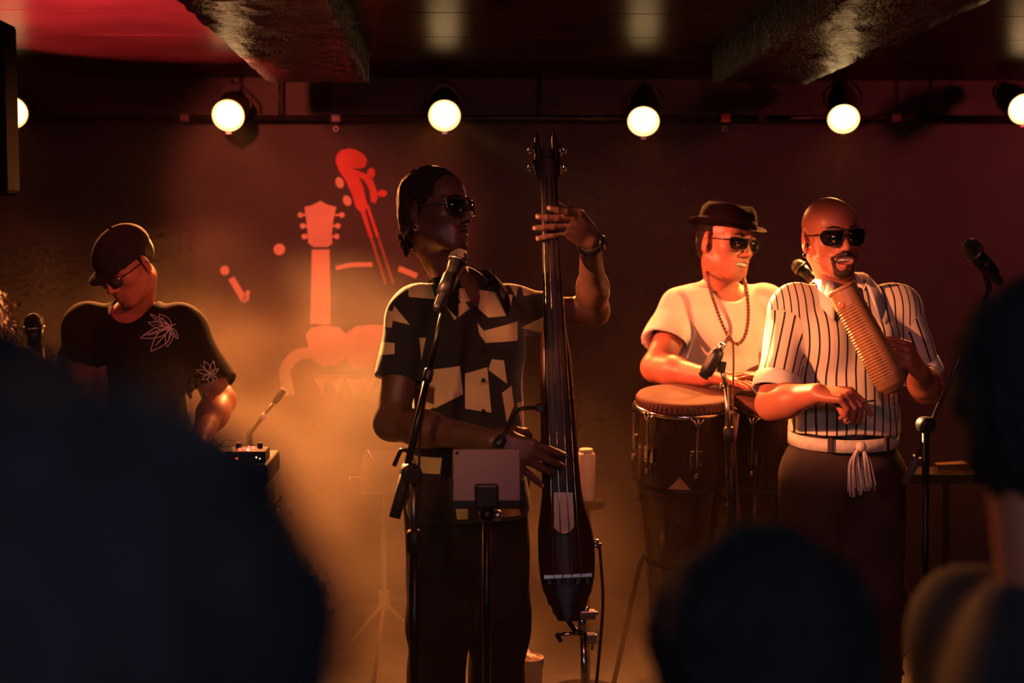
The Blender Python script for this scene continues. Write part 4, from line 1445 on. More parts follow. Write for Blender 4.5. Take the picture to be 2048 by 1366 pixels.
G.part('shirt', sb, .0040, M['stripes'], attr=stripe_u)
for S, v, sl in ((S1, v1, sl1), (S2, v2, sl2)):     # turned-up cuffs
    d = Vector(v.tolist()).normalized()
    mb = MB(); mb.lathe(Vector(sl.tolist()) - d * .028, d, [(.062, 0), (.066, .004), (.068, .024), (.069, .042), (.066, .048)], 28, cap0=False, cap1=False)
    mb.build('rolled_cuff', M['cotton_cream'], G.obj, solid=.005)
collar(G.obj, G, M['cotton_cream'], G.w((0, .010, 1.495)), G.R, rad=.070, h=.050, spread=.045, tip=.105, open_=36, sdf=sb)
ub = Blob(); G.torso(ub, .003, hips=False)
ub.add(cap(G.w((0, .03, 1.45)), G.w((0, .028, 1.515)), .075, .0645), .03)
ub.cut(cap(G.w((0, -.05, 1.56)), G.w((0, -.14, 1.30)), .095, .045), .004)
ub.cut(plane(G.w((0, -.03, 1.505)), (0, -.35, 1)), .004)
G.part('undershirt', ub, .006, M['undershirt'])
# trousers, belt, rope sash
tr = Blob()
tr.add(ell(G.w((0, .012, .93)), (.153, .119, .14), G.R), .05)
tr.add(cap(G.w((-.045, .005, 1.0)), G.w((.045, .005, 1.0)), .100, .100), .05)
G.legs(tr, .026, feet=False, flare=.03)
tr.disp = folds(.004, 22, 18)
tr.cut(plane(G.w((0, 0, 1.05)), (0, 0, 1)), .006); tr.cut(plane(G.w((0, 0, .05)), (0, 0, -1)), .004)
G.part('trousers', tr, .007, M['trouser_brown'])
sh = Blob()
for q in (-1, 1):
    sh.add(cap(G.w((q * .105, .05, .055)), G.w((q * .125, -.19, .040)), .050, .040), .01)
sh.cut(plane(G.w((0, 0, .0)), (0, 0, -1)), .002)
G.part('shoes', sh, .006, M['shoe'])
bz_ = 1.026
rows = [[], []]
for i in range(48):
    a = 2 * math.pi * i / 48
    sag = -.012 * max(0, -math.cos(a)) * 1.0
    for r, dz in ((0, -.019), (1, .019)):
        c0 = G.w((.166 * math.sin(a) / .955, .003 + .136 * math.cos(a), bz_))
        rows[r].append((c0[0], c0[1], c0[2] + dz + sag))
bt = MB().grid(rows, closed=True).build('rope_belt', M['rope'], G.obj, solid=.006)
for a in (2.55, 3.62):
    c0 = G.w((.170 * math.sin(a) / .955, .003 + .142 * math.cos(a), bz_ - .008))
    MB().box(Vector(c0.tolist()), (.008, .006, .022), Matrix.Rotation(G.yaw + math.pi - a, 3, 'Z'), bev=.002).build('belt_loop', M['trouser_brown'], G.obj)
kn = Vector(at(1722, 893, GY - .165))
MB().sphere(kn, (.016, .014, .015), 14).build('sash_knot', M['rope'], bt)
for nm, x0, x1, L, n in (('sash_tassel', 1708, 1711, 100, 22), ('sash_tassel', 1732, 1738, 85, 20)):
    mb = MB()
    for k in range(n):
        a = rng.uniform(-1, 1); bb = rng.uniform(-.01, .012); l_ = L * rng.uniform(.82, 1.06)
        p0 = kn + Vector(((x0 - 1722) / 670 * .5, bb * .4, -.008))
        p1 = at(x0 + a * 9, 893 + l_ * .35, GY - .168 + bb); p2 = at((x0 + x1) / 2 + a * 13, 893 + l_ * .7, GY - .165 + bb); p3 = at(x1 + a * 14 + rng.uniform(-2, 2), 893 + l_, GY - .163 + bb)
        mb.tube(smooth_path([p0, p1, p2, p3], 4), .0022, 5)
    o = mb.build(nm, M['rope'], bt); o['kind'] = 'stuff'

# guiro
g0 = at(1683, 577, 3.98); g1 = at(1792, 785, 3.91)
ga = (g1 - g0).normalized(); GLn = (g1 - g0).length
gx = Vector((1, 0, 0)); gx = (gx - ga * gx.dot(ga)).normalized(); gyv = gx.cross(ga).normalized()
if gyv.y < 0: gyv = -gyv
gu = thing('guiro', 'orange ribbed guiro with rounded end held diagonally across the striped shirt', 'guiro', g0)
N = 260; rows = []; n = 44
for i in range(N + 1):
    t = i / N
    r = np.interp(t, [0, .03, .25, .6, .85, .93, .98, 1.0], [.0405, .042, .043, .046, .046, .040, .024, .002])
    row = []
    for j in range(n):
        a = 2 * math.pi * j / n
        rr = r
        # ribs cut in the left front face
        if .17 < t < .86 and -2.9 < (a - math.pi if a > 0 else 0) + 0 < 3:
            ca, sa = math.cos(a), math.sin(a)
            wgt = max(0, min(1, (.05 - ca) * 5))
            rr = r - .0046 * wgt * (.5 + .5 * math.cos(2 * math.pi * (t - .17) * 26 / .69))
        row.append(g0 + ga * (GLn * t) + (gx * math.cos(a) + gyv * math.sin(a)) * rr)
    rows.append(row)
mb = MB(); mb.grid(rows, closed=True); mb._add(rows[0], [tuple(range(n))])
mb.build('gourd_body', M['guiro'], gu)
MB().lathe(g0, ga, [(.0425, -.003), (.0435, 0), (.0435, .006), (.0425, .008)], 32).build('end_cap', M['guiro'], gu)
q = g0 + ga * .045 + (-gx * .75 - gyv * .66) * .0425
MB().lathe(q, (-gx * .75 - gyv * .66), [(.0085, -.001), (.0095, .0005), (.0095, .002), (.0075, .0022)], 18, cap1=True).build('maker_badge', M['guiro_red'], gu)
for k in range(9):
    p = g0 + ga * (.07 + k * .026) + (gx * .80 - gyv * .60) * .0448
    MB().sphere(p, .0022, 8).build('rivet', M['chrome'], gu)
sk = MB().tube([at(1694, 806, 3.93), at(1752, 801, 3.91)], [.0032, .0028], 8).build('scraper', M['stick'])
tag(sk, 'thin dark scraper stick held at the striped shirt below the guiro', 'stick')


# ================================================================== CONGA PLAYER
CY = 5.08
C = Figure('person', 'conga player in dark brimmed hat, pale T-shirt and long bead necklace', (at(1452, 683, CY).x, CY, .008), math.radians(6), .935)
hc3 = at(1453, 485, CY - .03); HR3 = rotm(math.radians(33), math.radians(4), math.radians(7)) * 1.06
neck_w = C.w((0, .02, 1.46)); nl = np.linalg.inv(HR3) @ (neck_w - np.array(hc3))
hb = head_blob(nl, smile=1., opened=1.1, wide=1.02)
C.add_skin(hb, .0032, HR3, hc3)
tb = Blob(); C.torso(tb); C.legs(tb, feet=False)
C.add_skin(tb, .014)
S1 = C.w((-.172, .012, 1.42)); E1 = np.array(at(1312, 735, 4.93)); W1 = np.array(at(1415, 755, 4.70))
a1 = Blob(); arm(a1, S1, E1, W1, 1.15)
hand(a1, W1, (.85, -.35, -.12), (0, .1, -1), 'R', ((.1, .1, .1), (.1, .1, .1), (.1, .1, .1), (.1, .1, .1)), (.08, .02, -.05, -.12), sc=.98)
C.add_skin(a1, .0036)
S2 = C.w((.172, .012, 1.42)); E2 = np.array(at(1590, 735, 4.98)); W2 = np.array(at(1528, 757, 4.74))
a2 = Blob(); arm(a2, S2, E2, W2, 1.15)
hand(a2, W2, (-.85, -.3, .10), (0, .1, -1), 'L', ((.1, .1, .1), (.1, .1, .1), (.15, .1, .1), (.2, .1, .1)), (.1, .02, -.05, -.14), sc=.98)
C.add_skin(a2, .0036)
C.finish_skin(M['skin_light'])
th = MB()
for i in range(10):
    x = (i - 4.5) * .0062
    th.box(hl(HR3, hc3, (x, -.0865 + x * x * 5, -.0660)), (.0029, .002, .0056), Matrix(HR3.tolist()), bev=.0008)
th.build('teeth', M['teeth'], C.obj)['kind'] = 'stuff'
hrb = Blob(); hrb.add(ell((0, .022, .038), (.080, .099, .085)), .01); hrb.add(ell((0, .07, -.02), (.06, .04, .055)), .03)
hrb.cut(plane((0, -.082, .06), (0, -.70, -.72)), .006); hrb.disp = folds(.002, 150, 3, (1, 1, 1))
C.part('hair', hrb, .0045, M['hair_black'], HR3, hc3)
eb = MB()
for s in (-1, 1):
    eb.tube([hl(HR3, hc3, p) for p in ((s * .052, -.074, .025), (s * .034, -.092, .030), (s * .014, -.099, .026))], [.002, .0035, .003], 6)
eb.build('eyebrows', M['hair_black'], C.obj)['kind'] = 'stuff'
glasses(C.obj, HR3, hc3, 'bar', M['frame_dark'], M['glass_dark'], y=-.108, zz=-.002, sc=1.08)
# hat
hat = MB(); rows = []
for r, z in ((.086, .048), (.088, .060), (.086, .090), (.080, .115), (.066, .130), (.045, .128), (.020, .120), (.001, .119)):
    row = []
    for j in range(40):
        a = 2 * math.pi * j / 40
        x, y = math.cos(a) * r, math.sin(a) * r * 1.22
        dent = -.020 * math.exp(-(x / .025) ** 2) if z > .11 else 0
        row.append(hl(HR3, hc3, (x, .010 + y, z + dent * (1 if r < .07 else .4))))
    rows.append(row)
hat.grid(rows, closed=True)
ho = hat.build('hat_crown', M['felt'], C.obj)
rows = []
for r in (.085, .096, .107, .117, .125):
    row = []
    for j in range(48):
        a = 2 * math.pi * j / 48
        x, y = math.cos(a) * r, math.sin(a) * r * 1.12
        lift = .020 * abs(math.cos(a)) ** 2 * ((r - .085) / .040) ** 1.4 - .010 * max(0, -math.sin(a)) * ((r - .085) / .065)
        row.append(hl(HR3, hc3, (x, .008 + y, .050 + lift)))
    rows.append(row)
MB().grid(rows, closed=True).build('hat_brim', M['felt'], ho, solid=.003)
mb = MB(); rows = []
for z in (.052, .078):
    rows.append([hl(HR3, hc3, (math.cos(a) * .0895, .010 + math.sin(a) * .0895 * 1.22, z)) for a in np.linspace(0, 2 * math.pi, 40, endpoint=False)])
mb.grid(rows, closed=True).build('hat_band', M['ribbon'], ho, solid=.002)
# T-shirt
M['tee'] = mat('tee', (.82, .74, .60), .9, var=.05, vscale=20, bump=.12, bscale=250, sheen=.2)
sb = Blob(); C.torso(sb, .016, hips=False, belly=.02)
sb.add(ell(C.w((0, -.01, 1.02)), (.172, .145, .22), C.R), .05)
sb.add(cap(C.w((-.06, 0, .88)), C.w((.06, 0, .88)), .125, .125), .05)
v1 = E1 - S1; v2 = E2 - S2; sl1 = S1 + v1 * .60; sl2 = S2 + v2 * .66
sb.add(cap(S1, sl1 + v1 * .1, .072, .086), .035); sb.add(cap(S2, sl2 + v2 * .1, .072, .086), .035)
sb.disp = folds(.0085, 20, 25)
sb.cut(plane(C.w((0, 0, .80)), (0, 0, -1)), .004)
sleeve_cut(sb, S1, sl1, v1, .10); sleeve_cut(sb, S2, sl2, v2, .10)
sb.sub(cap(sl1 - v1 * .06, sl1 + v1 * .2, .074, .082), .004); sb.sub(cap(sl2 - v2 * .06, sl2 + v2 * .2, .074, .082), .004)
sb.sub(cap(C.w((0, .02, 1.53)), C.w((0, -.10, 1.53)), .070, .072), .005)
C.part('t_shirt', sb, .0050, M['tee'])
rows = []
for k in range(14):
    a0 = 2 * math.pi * k / 14
tr = Blob(); tr.add(ell(C.w((0, .012, .93)), (.150, .118, .13), C.R), .05); C.legs(tr, .018, feet=False, flare=.02)
tr.disp = folds(.004, 22, 28); tr.cut(plane(C.w((0, 0, .05)), (0, 0, -1)), .004)
C.part('trousers', tr, .010, M['trouser_black'])
sh = Blob()
for q in (-1, 1): sh.add(cap(C.w((q * .105, .05, .055)), C.w((q * .125, -.19, .040)), .050, .040), .01)
sh.cut(plane(C.w((0, 0, .0)), (0, 0, -1)), .002)
C.part('shoes', sh, .008, M['shoe'])
# necklace: long loop of beads, each bead a part
neck_px = [(1414, 535, .02), (1416, 560, -.10), (1424, 590, -.14), (1434, 620, -.165), (1446, 650, -.185), (1458, 675, -.195), (1470, 687, -.200), (1482, 684, -.195), (1491, 668, -.185), (1496, 640, -.175), (1496, 605, -.155), (1492, 575, -.13), (1486, 552, -.08)]
path = smooth_path([at(x, y, CY + d) for x, y, d in neck_px], 40)
acc = [0]
for a, b in zip(path[:-1], path[1:]): acc.append(acc[-1] + (b - a).length)
nk = MB().tube(path[::6] + [path[-1]], .0015, 5).build('necklace', M['bead'], C.obj)
bead_me = MB().sphere((0, 0, 0), .0072, 8).mesh('bead'); bead_me.materials.append(M['bead'])
d = 0; i = 0
while d < acc[-1]:
    while acc[i + 1] < d: i += 1
    p = path[i].lerp(path[i + 1], (d - acc[i]) / max(1e-6, acc[i + 1] - acc[i]))
    o = bpy.data.objects.new('bead', bead_me); o.parent = nk; o.location = p - wloc(nk); COL.objects.link(o)
    d += .0125


# ================================================================== CONGAS
def conga(cx, cy_, ztop, r, label, badge, tilt=(.12, 0), yaw=0.):
    c = Vector((cx, cy_, ztop)); ax = Vector((tilt[1], -math.sin(tilt[0]), math.cos(tilt[0]))).normalized()
    t = thing('conga_drum', label, 'drum', c - ax * .76, 'conga drums')
    R = ax.to_track_quat('Z', 'Y').to_matrix()
    W_ = lambda x, y, z: c + R @ Vector((x, y, z))
    MB().lathe(c, -ax, [(r - .006, .0), (r - .002, .04), (r + .006, .16), (r + .008, .26), (r * .93, .42), (r * .74, .60), (r * .66, .76)], 40).build('shell', M['drum_shell'], t)
    hd = MB().lathe(c, ax, [(r + .012, -.020), (r + .012, .004), (r + .008, .010), (r - .010, .0125), (r * .5, .0115), (.001, .011)], 48, cap0=False, cap1=False).build('drum_head', M['drum_skin'], t)
    MB().lathe(c, ax, [(r + .013, -.036), (r + .019, -.034), (r + .020, -.026), (r + .015, -.018), (r + .013, -.020)], 48, cap0=False, cap1=False).build('tension_rim', M['chrome'], t)
    for k in range(60):                                   # pleats of the tucked skin under the crown
        a = 2 * math.pi * k / 60
        if math.sin(a) > .35: continue
        e = Vector((math.cos(a), math.sin(a), 0))
        MB().tube([W_(*(e * (r + .0125))) + ax * -.016, W_(*(e * (r + .0125))) + ax * .002], .0022, 5).build('head_pleat', M['drum_skin'], hd)
    for k in range(6):
        a = 2 * math.pi * (k + .5) / 6 + yaw
        e = Vector((math.cos(a), math.sin(a), 0)); s = Vector((-math.sin(a), math.cos(a), 0))
        f = lambda u, v, z: W_(*(e * u + s * v + Vector((0, 0, z))))
        lg = MB().tube([f(r + .018, 0, -.026), f(r + .024, 0, -.040), f(r + .024, 0, -.070), f(r + .022, 0, -.205)], .0038, 8).build('tuning_rod', M['chrome'], t)
        for q in (-1, 1):
            MB().tube([f(r + .019, q * .022, -.028), f(r + .024, q * .012, -.040), f(r + .024, 0, -.062)], .0035, 6).build('hook_arm', M['chrome'], lg)
        MB().box(f(r + .012, 0, -.165), (.006, .020, .026), Matrix((e, s, Vector((0, 0, 1)))).transposed().to_3x3() if True else None, bev=.002).build('side_plate', M['chrome'], t)
        MB().lathe(f(r + .022, 0, -.21), -ax, [(.006, 0), (.007, .004), (.007, .016), (.004, .018)], 8).build('tuning_nut', M['chrome'], lg)
        for q in (-1, 1):
            for zz in (-.150, -.182):
                MB().sphere(f(r + .019, q * .013, zz), .0032, 8).build('bolt', M['chrome'], lg)
    MB().lathe(c, -ax, [(r + .0085, .275), (r * 1.0 + .0105, .277), (r + .0085, .287)], 40, cap0=False, cap1=False).build('shell_band', M['black_metal'], t)
    if badge:
        a = -math.pi / 2 + badge; e = Vector((math.cos(a), math.sin(a), 0)); s = Vector((-math.sin(a), math.cos(a), 0))
        f = lambda v, z: W_(*(e * (r + .012) + s * v + Vector((0, 0, z))))
        mb = MB(); mb.prism([f(-.037, -.268), f(.037, -.268), f(0, -.228)], -(R @ e) * .004); mb.build('triangular_badge', M['maple'], t)
    # stand that lifts the drum
    for k in range(3):
        a = 2 * math.pi * k / 3 + .6
        e = Vector((math.cos(a), math.sin(a), 0))
        top = W_(*(e * (r * .80))) - ax * .55
        MB().tube([top, W_(*(e * (r * .95))) - ax * .60, Vector((c.x + e.x * .24, cy_ + .05 + e.y * .24, .020))], .009, 8).build('stand_leg', M['matte_black'], t)
    MB().lathe(c - ax * .56, ax, [(r * .80, 0), (r * .82, .004), (r * .82, .016), (r * .80, .02)], 32, cap0=False, cap1=False).build('stand_hoop', M['matte_black'], t)
    return t


q = at(1366, 795, 4.62)
conga(q.x, 4.62, q.z, .140, 'dark conga drum with chrome rim and triangular badge, left of the bald man', -.18, (.14, 0), .15)
q = at(1556, 800, 4.66)
conga(q.x, 4.66, q.z, .132, 'dark conga drum mostly hidden behind the bald man elbow', 0, (.13, 0), .3)

# conga microphone on short stand
cm0 = at(1418, 735, 4.36); cm1 = at(1448, 684, 4.34); d = (cm1 - cm0)
t = thing('microphone', 'fat black drum microphone pointing down at the conga head', 'microphone', cm0)
MB().lathe(cm0, d, [(.014, -.028), (.020, -.022), (.0215, 0), (.0215, .045), (.017, .062), (.009, .066)], 20).build('body', M['black_plastic'], t)
MB().lathe(cm0, d, [(.009, .064), (.011, .068), (.011, .086), (.008, .088)], 14).build('connector', M['steel'], t)
MB().lathe(cm0, d, [(.0195, -.0295), (.015, -.036), (.001, -.038)], 20, cap0=False, cap1=False).build('grille', M['grille_dark'], t)
cs = thing('microphone_stand', 'short upright microphone stand in front of the left conga drum', 'microphone stand', Vector((at(1464, 683, 4.38).x, 4.38, .008)))
MB().box(at(1443, 733, 4.37), (.012, .012, .018), Matrix.Rotation(.2, 3, 'Y'), bev=.003).build('mic_clip', M['black_plastic'], cs)
MB().tube([at(1444, 738, 4.37), at(1453, 775, 4.38)], .008, 8).build('swivel', M['steel'], cs)
MB().lathe(at(1440, 773, 4.365), Vector((1, 0, .1)), [(.008, 0), (.010, .003), (.010, .010), (.006, .014)], 10).build('thumb_screw', M['chrome'], cs)
MB().tube([at(1452, 768, 4.38), at(1459, 880, 4.38)], .0085, 10).build('inner_pole', M['steel'], cs)
MB().tube([at(1458, 870, 4.38), at(1464, 1000, 4.38), Vector((at(1464, 683, 4.38).x, 4.38, .28))], .013, 10).build('outer_pole', M['black_metal'], cs)
MB().lathe(at(1458, 885, 4.38), (0, 0, 1), [(.015, 0), (.018, .005), (.018, .045), (.012, .05)], 12).build('height_clutch', M['black_plastic'], cs)
tripod(cs, at(1464, 683, 4.38).x, 4.38, .28, .26, a0=.9)
tag(MB().tube(smooth_path([cm1 + d.normalized() * .012, at(1459, 672, 4.34), at(1466, 690, 4.345), at(1467, 740, 4.35), at(1466, 800, 4.36), at(1470, 900, 4.36), at(1474, 1000, 4.36), Vector((at(1474, 1000, 4.36).x, 4.36, .2)), Vector((at(1480, 1000, 4.36).x, 4.3, .013)), Vector((at(1480, 1000, 4.36).x + .2, 4.15, .013))], 6), .003, 6).build('microphone_cable', M['cable_red']),
    'thin reddish cable hanging from the conga microphone', 'cable')


# ================================================================== CAPPED MAN AT THE KEYS
KY = 4.50
Kp = Figure('person', 'man in dark cap and glasses looking down, black T-shirt with leaf outlines', (at(268, 683, KY).x, KY, .008), math.radians(-8), .91)
hc4 = at(252, 530, KY - .10); HR4 = rotm(math.radians(-34), math.radians(34), math.radians(-4)) * .90
neck_w = Kp.w((0, .02, 1.46)); nl = np.linalg.inv(HR4) @ (neck_w - np.array(hc4))
Kp.add_skin(head_blob(nl), .0034, HR4, hc4)
tb = Blob(); Kp.torso(tb); Kp.legs(tb, feet=False); Kp.add_skin(tb, .014)
S1 = Kp.w((-.172, .012, 1.42)); E1 = np.array(at(150, 800, 4.38)); W1 = np.array(at(230, 880, 4.16))
a1 = Blob(); arm(a1, S1, E1, W1, 1.05)
hand(a1, W1, (.35, -.85, -.25), (0, -.2, -1), 'R', ((.3, .4, .3),) * 4, (.08, .02, -.05, -.12)); Kp.add_skin(a1, .006)
S2 = Kp.w((.172, .012, 1.42)); E2 = np.array(at(440, 800, 4.42)); W2 = np.array(at(395, 885, 4.18))
a2 = Blob(); arm(a2, S2, E2, W2, 1.05)
hand(a2, W2, (-.25, -.85, -.25), (0, -.2, -1), 'L', ((.3, .4, .3),) * 4, (.08, .02, -.05, -.12)); Kp.add_skin(a2, .006)
Kp.finish_skin(M['skin_light'])
cb = Blob()
cb.add(ell((0, .012, .046), (.086, .116, .088)), .01)
cb.cut(plane((0, 0, .026), (0, .10, -1)), .006)
cb.add(ell((0, -.100, .026), (.066, .050, .007), rotm(0, .15, 0)), .012)
cap_o = Kp.part('cap', cb, .004, M['felt_black'], HR4, hc4)
MB().sphere(hl(HR4, hc4, (0, .022, .137)), .006, 10).build('cap_button', M['felt_black'], cap_o)
hrb = Blob(); hrb.add(ell((0, .03, .02), (.081, .094, .075)), .01); hrb.cut(plane((0, .0, .01), (0, -.80, -.6)), .006)
Kp.part('hair', hrb, .005, M['hair_black'], HR4, hc4)
glasses(Kp.obj, HR4, hc4, 'round', M['frame_dark'], M['lens_clear'], y=-.106, zz=-.004, sc=1.0)
sb = Blob(); Kp.torso(sb, .018, hips=False)
sb.add(ell(Kp.w((0, .0, 1.04)), (.175, .145, .24), Kp.R), .05)
v1 = E1 - S1; v2 = E2 - S2; sl1 = S1 + v1 * .62; sl2 = S2 + v2 * .84
sb.add(cap(S1, sl1 + v1 * .1, .072, .084), .035); sb.add(cap(S2, sl2 + v2 * .1, .072, .084), .035)
sb.disp = folds(.005, 24, 35); sb.cut(plane(Kp.w((0, 0, .82)), (0, 0, -1)), .004)
sleeve_cut(sb, S1, sl1, v1, .10); sleeve_cut(sb, S2, sl2, v2, .10)
sb.sub(cap(sl1 - v1 * .06, sl1 + v1 * .2, .072, .080), .004); sb.sub(cap(sl2 - v2 * .06, sl2 + v2 * .2, .072, .080), .004)
sb.sub(cap(Kp.w((0, .02, 1.53)), Kp.w((0, -.10, 1.53)), .070, .072), .005)
ts = Kp.part('t_shirt', sb, .006, M['cotton_black'])
tr = Blob(); tr.add(ell(Kp.w((0, .012, .93)), (.150, .118, .13), Kp.R), .05); Kp.legs(tr, .018, feet=False, flare=.015)
tr.cut(plane(Kp.w((0, 0, .05)), (0, 0, -1)), .004); Kp.part('trousers', tr, .012, M['trouser_black'])
sh = Blob()
for q in (-1, 1): sh.add(cap(Kp.w((q * .105, .05, .055)), Kp.w((q * .125, -.19, .040)), .050, .040), .01)
sh.cut(plane(Kp.w((0, 0, .0)), (0, 0, -1)), .002); Kp.part('shoes', sh, .008, M['shoe'])


def on_shirt(pts, Y0=4.15, Y1=4.7):
    """first hit of the shirt along each view ray"""
    ys = np.arange(Y0, Y1, .0018)
    D = np.array([list(at(x, y, 1.0) - Vector((0, 0, CAM_Z))) for x, y in pts])
    P = (D[:, None, :] * ys[None, :, None] + np.array([0, 0, CAM_Z])).astype(np.float32)
    d = sb(P.reshape(-1, 3)).reshape(len(pts), -1) < .0025
    return [Vector(P[i, int(np.argmax(d[i]))].tolist()) for i in range(len(pts)) if d[i].any()]


def leaf_print(stem, leaves, w=.0014):
    """embroidered leaf outlines lying on the shirt"""
    for L in [stem] + leaves:
        pts = on_shirt(L)
        if len(pts) > 2: MB().tube(pts, w, 5).build('leaf_outline', M['embroidery'], ts)


def leaf(x0, y0, x1, y1, wd):
    """closed leaf from base to tip"""
    L = []; dx, dy = x1 - x0, y1 - y0; n = 12
    for i in range(n + 1):
        t = i / n; o = wd * math.sin(math.pi * t ** .8)
        L.append((x0 + dx * t - dy * o, y0 + dy * t + dx * o))
    for i in range(n, -1, -1):
        t = i / n; o = -wd * math.sin(math.pi * t ** .8)
        L.append((x0 + dx * t - dy * o, y0 + dy * t + dx * o))
    return L


def line(x0, y0, x1, y1, n=8): return [(x0 + (x1 - x0) * i / n, y0 + (y1 - y0) * i / n) for i in range(n + 1)]


lv = []
for x1, y1, wd in ((318, 628, .24), (296, 645, .16), (281, 676, .15), (301, 703, .20), (334, 694, .20), (356, 678, .20), (300, 628, .1)):
    lv.append(leaf(342, 656, x1, y1, wd)); lv.append(line(342, 656, x1 * .75 + 342 * .25, y1 * .75 + 656 * .25))
leaf_print(line(352, 648, 285, 672), lv)
lv = []
for x1, y1, wd in ((408, 722, .2), (427, 722, .2), (436, 738, .2), (434, 762, .25), (420, 770, .25), (404, 760, .2), (392, 740, .15)):
    lv.append(leaf(422, 748, x1, y1, wd))
leaf_print(line(432, 756, 400, 730), lv)

# keyboard on a stand, effects box with lamps, small boom
kb = thing('keyboard', 'long dark stage keyboard on its stand in front of the capped man', 'keyboard', Vector((at(330, 683, 4.08).x, 4.08, .008)))
kz = at(330, 915, 4.08).z; kx0 = at(120, 683, 4.08).x; kx1 = at(545, 683, 4.08).x
kbd = MB().box(((kx0 + kx1) / 2, 4.08, kz - .03), ((kx1 - kx0) / 2, .14, .03), bev=.008).build('case', M['black_plastic'], kb)
nk_ = 22
for i in range(nk_):
    x = kx0 + .03 + (kx1 - kx0 - .06) * (i + .5) / nk_
    MB().box((x, 4.135, kz + .003), ((kx1 - kx0 - .06) / nk_ / 2 - .0006, .075, .006), bev=.001).build('white_key', M['teeth'], kb)
    if i % 7 not in (2, 6): MB().box((x + (kx1 - kx0 - .06) / nk_ / 2, 4.105, kz + .012), (.0055, .045, .006), bev=.001).build('black_key', M['black_plastic'], kb)
for s in (-1, 1):
    xa, xb = (kx0 + .08, kx1 - .08) if s > 0 else (kx1 - .08, kx0 + .08)
    MB().tube([(xa, 4.06 + s * .03, .02), (xb, 4.06 + s * .03, kz - .065)], .014, 8).build('stand_tube', M['black_metal'], kb)
for x in (kx0 + .08, kx1 - .08):
    MB().tube([(x, 3.93, .02), (x, 4.23, .02)], .013, 8).build('foot_bar', M['black_metal'], kb)
    MB().tube([(x, 3.94, kz - .068), (x, 4.22, kz - .068)], .010, 8).build('top_bar', M['black_metal'], kb)
ex = at(495, 683, 4.02).x
fx = thing('effects_box', 'small dark effects box with red lamps at the end of the keyboard', 'effects box', Vector((ex, 4.005, kz)))
MB().box((ex, 4.005, kz + .017), (.055, .05, .017), bev=.004).build('case', M['black_metal'], fx)
for (u, v, w_, mm, r) in ((-.018, -.03, .036, 'led_red', .0045), (-.008, -.01, .036, 'led_red', .0035), (.004, -.03, .036, 'led_white', .003), (.014, .0, .036, 'led_red', .0045), (.0, .02, .036, 'led_red', .0035), (-.024, -.052, .015, 'led_red', .003), (.030, -.052, .018, 'led_white', .002), (.040, -.052, .014, 'led_white', .0016)):
    MB().sphere((ex + u, 4.005 + v, kz + w_), r * 1.25, 8).build('signal_lamp', M[mm], fx)
for u in (-.03, .03):
    MB().lathe((ex + u, 4.03, kz + .034), (0, 0, 1), [(.008, 0), (.008, .012), (.006, .014)], 12).build('knob', M['black_plastic'], fx)
bm = thing('boom_arm', 'thin slanted boom arm with bright collar beside the keyboard', 'microphone stand', Vector((at(470, 683, 4.6).x, 4.6, .008)))
MB().tube([at(500, 868, 4.6), at(546, 808, 4.6)], .006, 8).build('arm', M['black_metal'], bm)
MB().tube([at(524, 838, 4.598), at(531, 828, 4.598)], .0095, 10).build('collar', M['chrome_white'], bm)
MB().lathe(at(548, 806, 4.6), at(560, 790, 4.6) - at(548, 806, 4.6), [(.008, 0), (.012, .01), (.012, .05), (.008, .055)], 12).build('capsule', M['black_plastic'], bm)
MB().sphere(at(509, 853, 4.598), .005, 8).build('screw', M['chrome'], bm)
xb = at(500, 683, 4.6).x
MB().tube([at(500, 868, 4.6), (xb, 4.6, .28)], .009, 8).build('pole', M['black_metal'], bm)
tripod(bm, xb, 4.6, .28, .22)


# ================================================================== OTHER MICROPHONES
def boom_stand(label, ball, taild, arm_end, cw_end, pole_px, Y, pole_top=None):
    md = Vector(taild).normalized()
    mic(ball, md, label[0])
    x = at(pole_px, 683, Y).x
    s = thing('microphone_stand', label[1], 'microphone stand', Vector((x, Y, .008)))
    clip(s, ball + md * .085, md)
    j = ball + md * .12
    MB().tube([ball + md * .10 + Vector((0, .02, -.02)), j + Vector((0, .02, -.04))], .008, 8).build('mic_joint', M['black_plastic'], s)
    MB().tube([j + Vector((0, .02, -.035)), arm_end], .0065, 8).build('boom', M['steel_dark'], s)
    MB().tube([arm_end, cw_end], .012, 10).build('counterweight', M['rubber_grey'], s)
    pt = (arm_end if pole_top is None else pole_top)
    MB().lathe(Vector(pt), (0.2, -1, 0), [(.016, -.02), (.022, -.016), (.022, .016), (.016, .02)], 14).build('boom_joint', M['black_plastic'], s)
    MB().tube([Vector(pt), (x, Y, .28)], .010, 10).build('pole', M['black_metal'], s)
    tripod(s, x, Y, .28, .28)
    return s


bl = at(1943, 497, 3.60)
boom_stand(('microphone standing free at the far right against the dark wall', 'slanted boom microphone stand right of the bald man'),
           bl, at(1985, 548, 3.66) - bl, at(1834, 913, 3.72), at(1812, 966, 3.74), 1862, 3.70, at(1852, 850, 3.70))
bl = at(1597, 533, 5.02)
boom_stand(('microphone poking out behind the shoulder of the bald man', 'microphone stand hidden behind the bald man'),
           bl, at(1630, 562, 4.98) - bl, at(1690, 640, 4.92), at(1705, 665, 4.92), 1690, 4.92)
bl = at(68, 646, 3.72)
mic(bl, (0.02, .1, -1), 'dim vocal microphone at the far left beside the curly hair', m_ball=M['mesh_grille'])
s = thing('microphone_stand', 'straight microphone stand at the far left', 'microphone stand', Vector((bl.x + .004, 3.74, .008)))
clip(s, bl + Vector((.002, .01, -.10)), (.02, .1, -1)); MB().tube([bl + Vector((.004, .022, -.12)), (bl.x + .004, 3.74, .28)], .010, 10).build('pole', M['black_metal'], s)
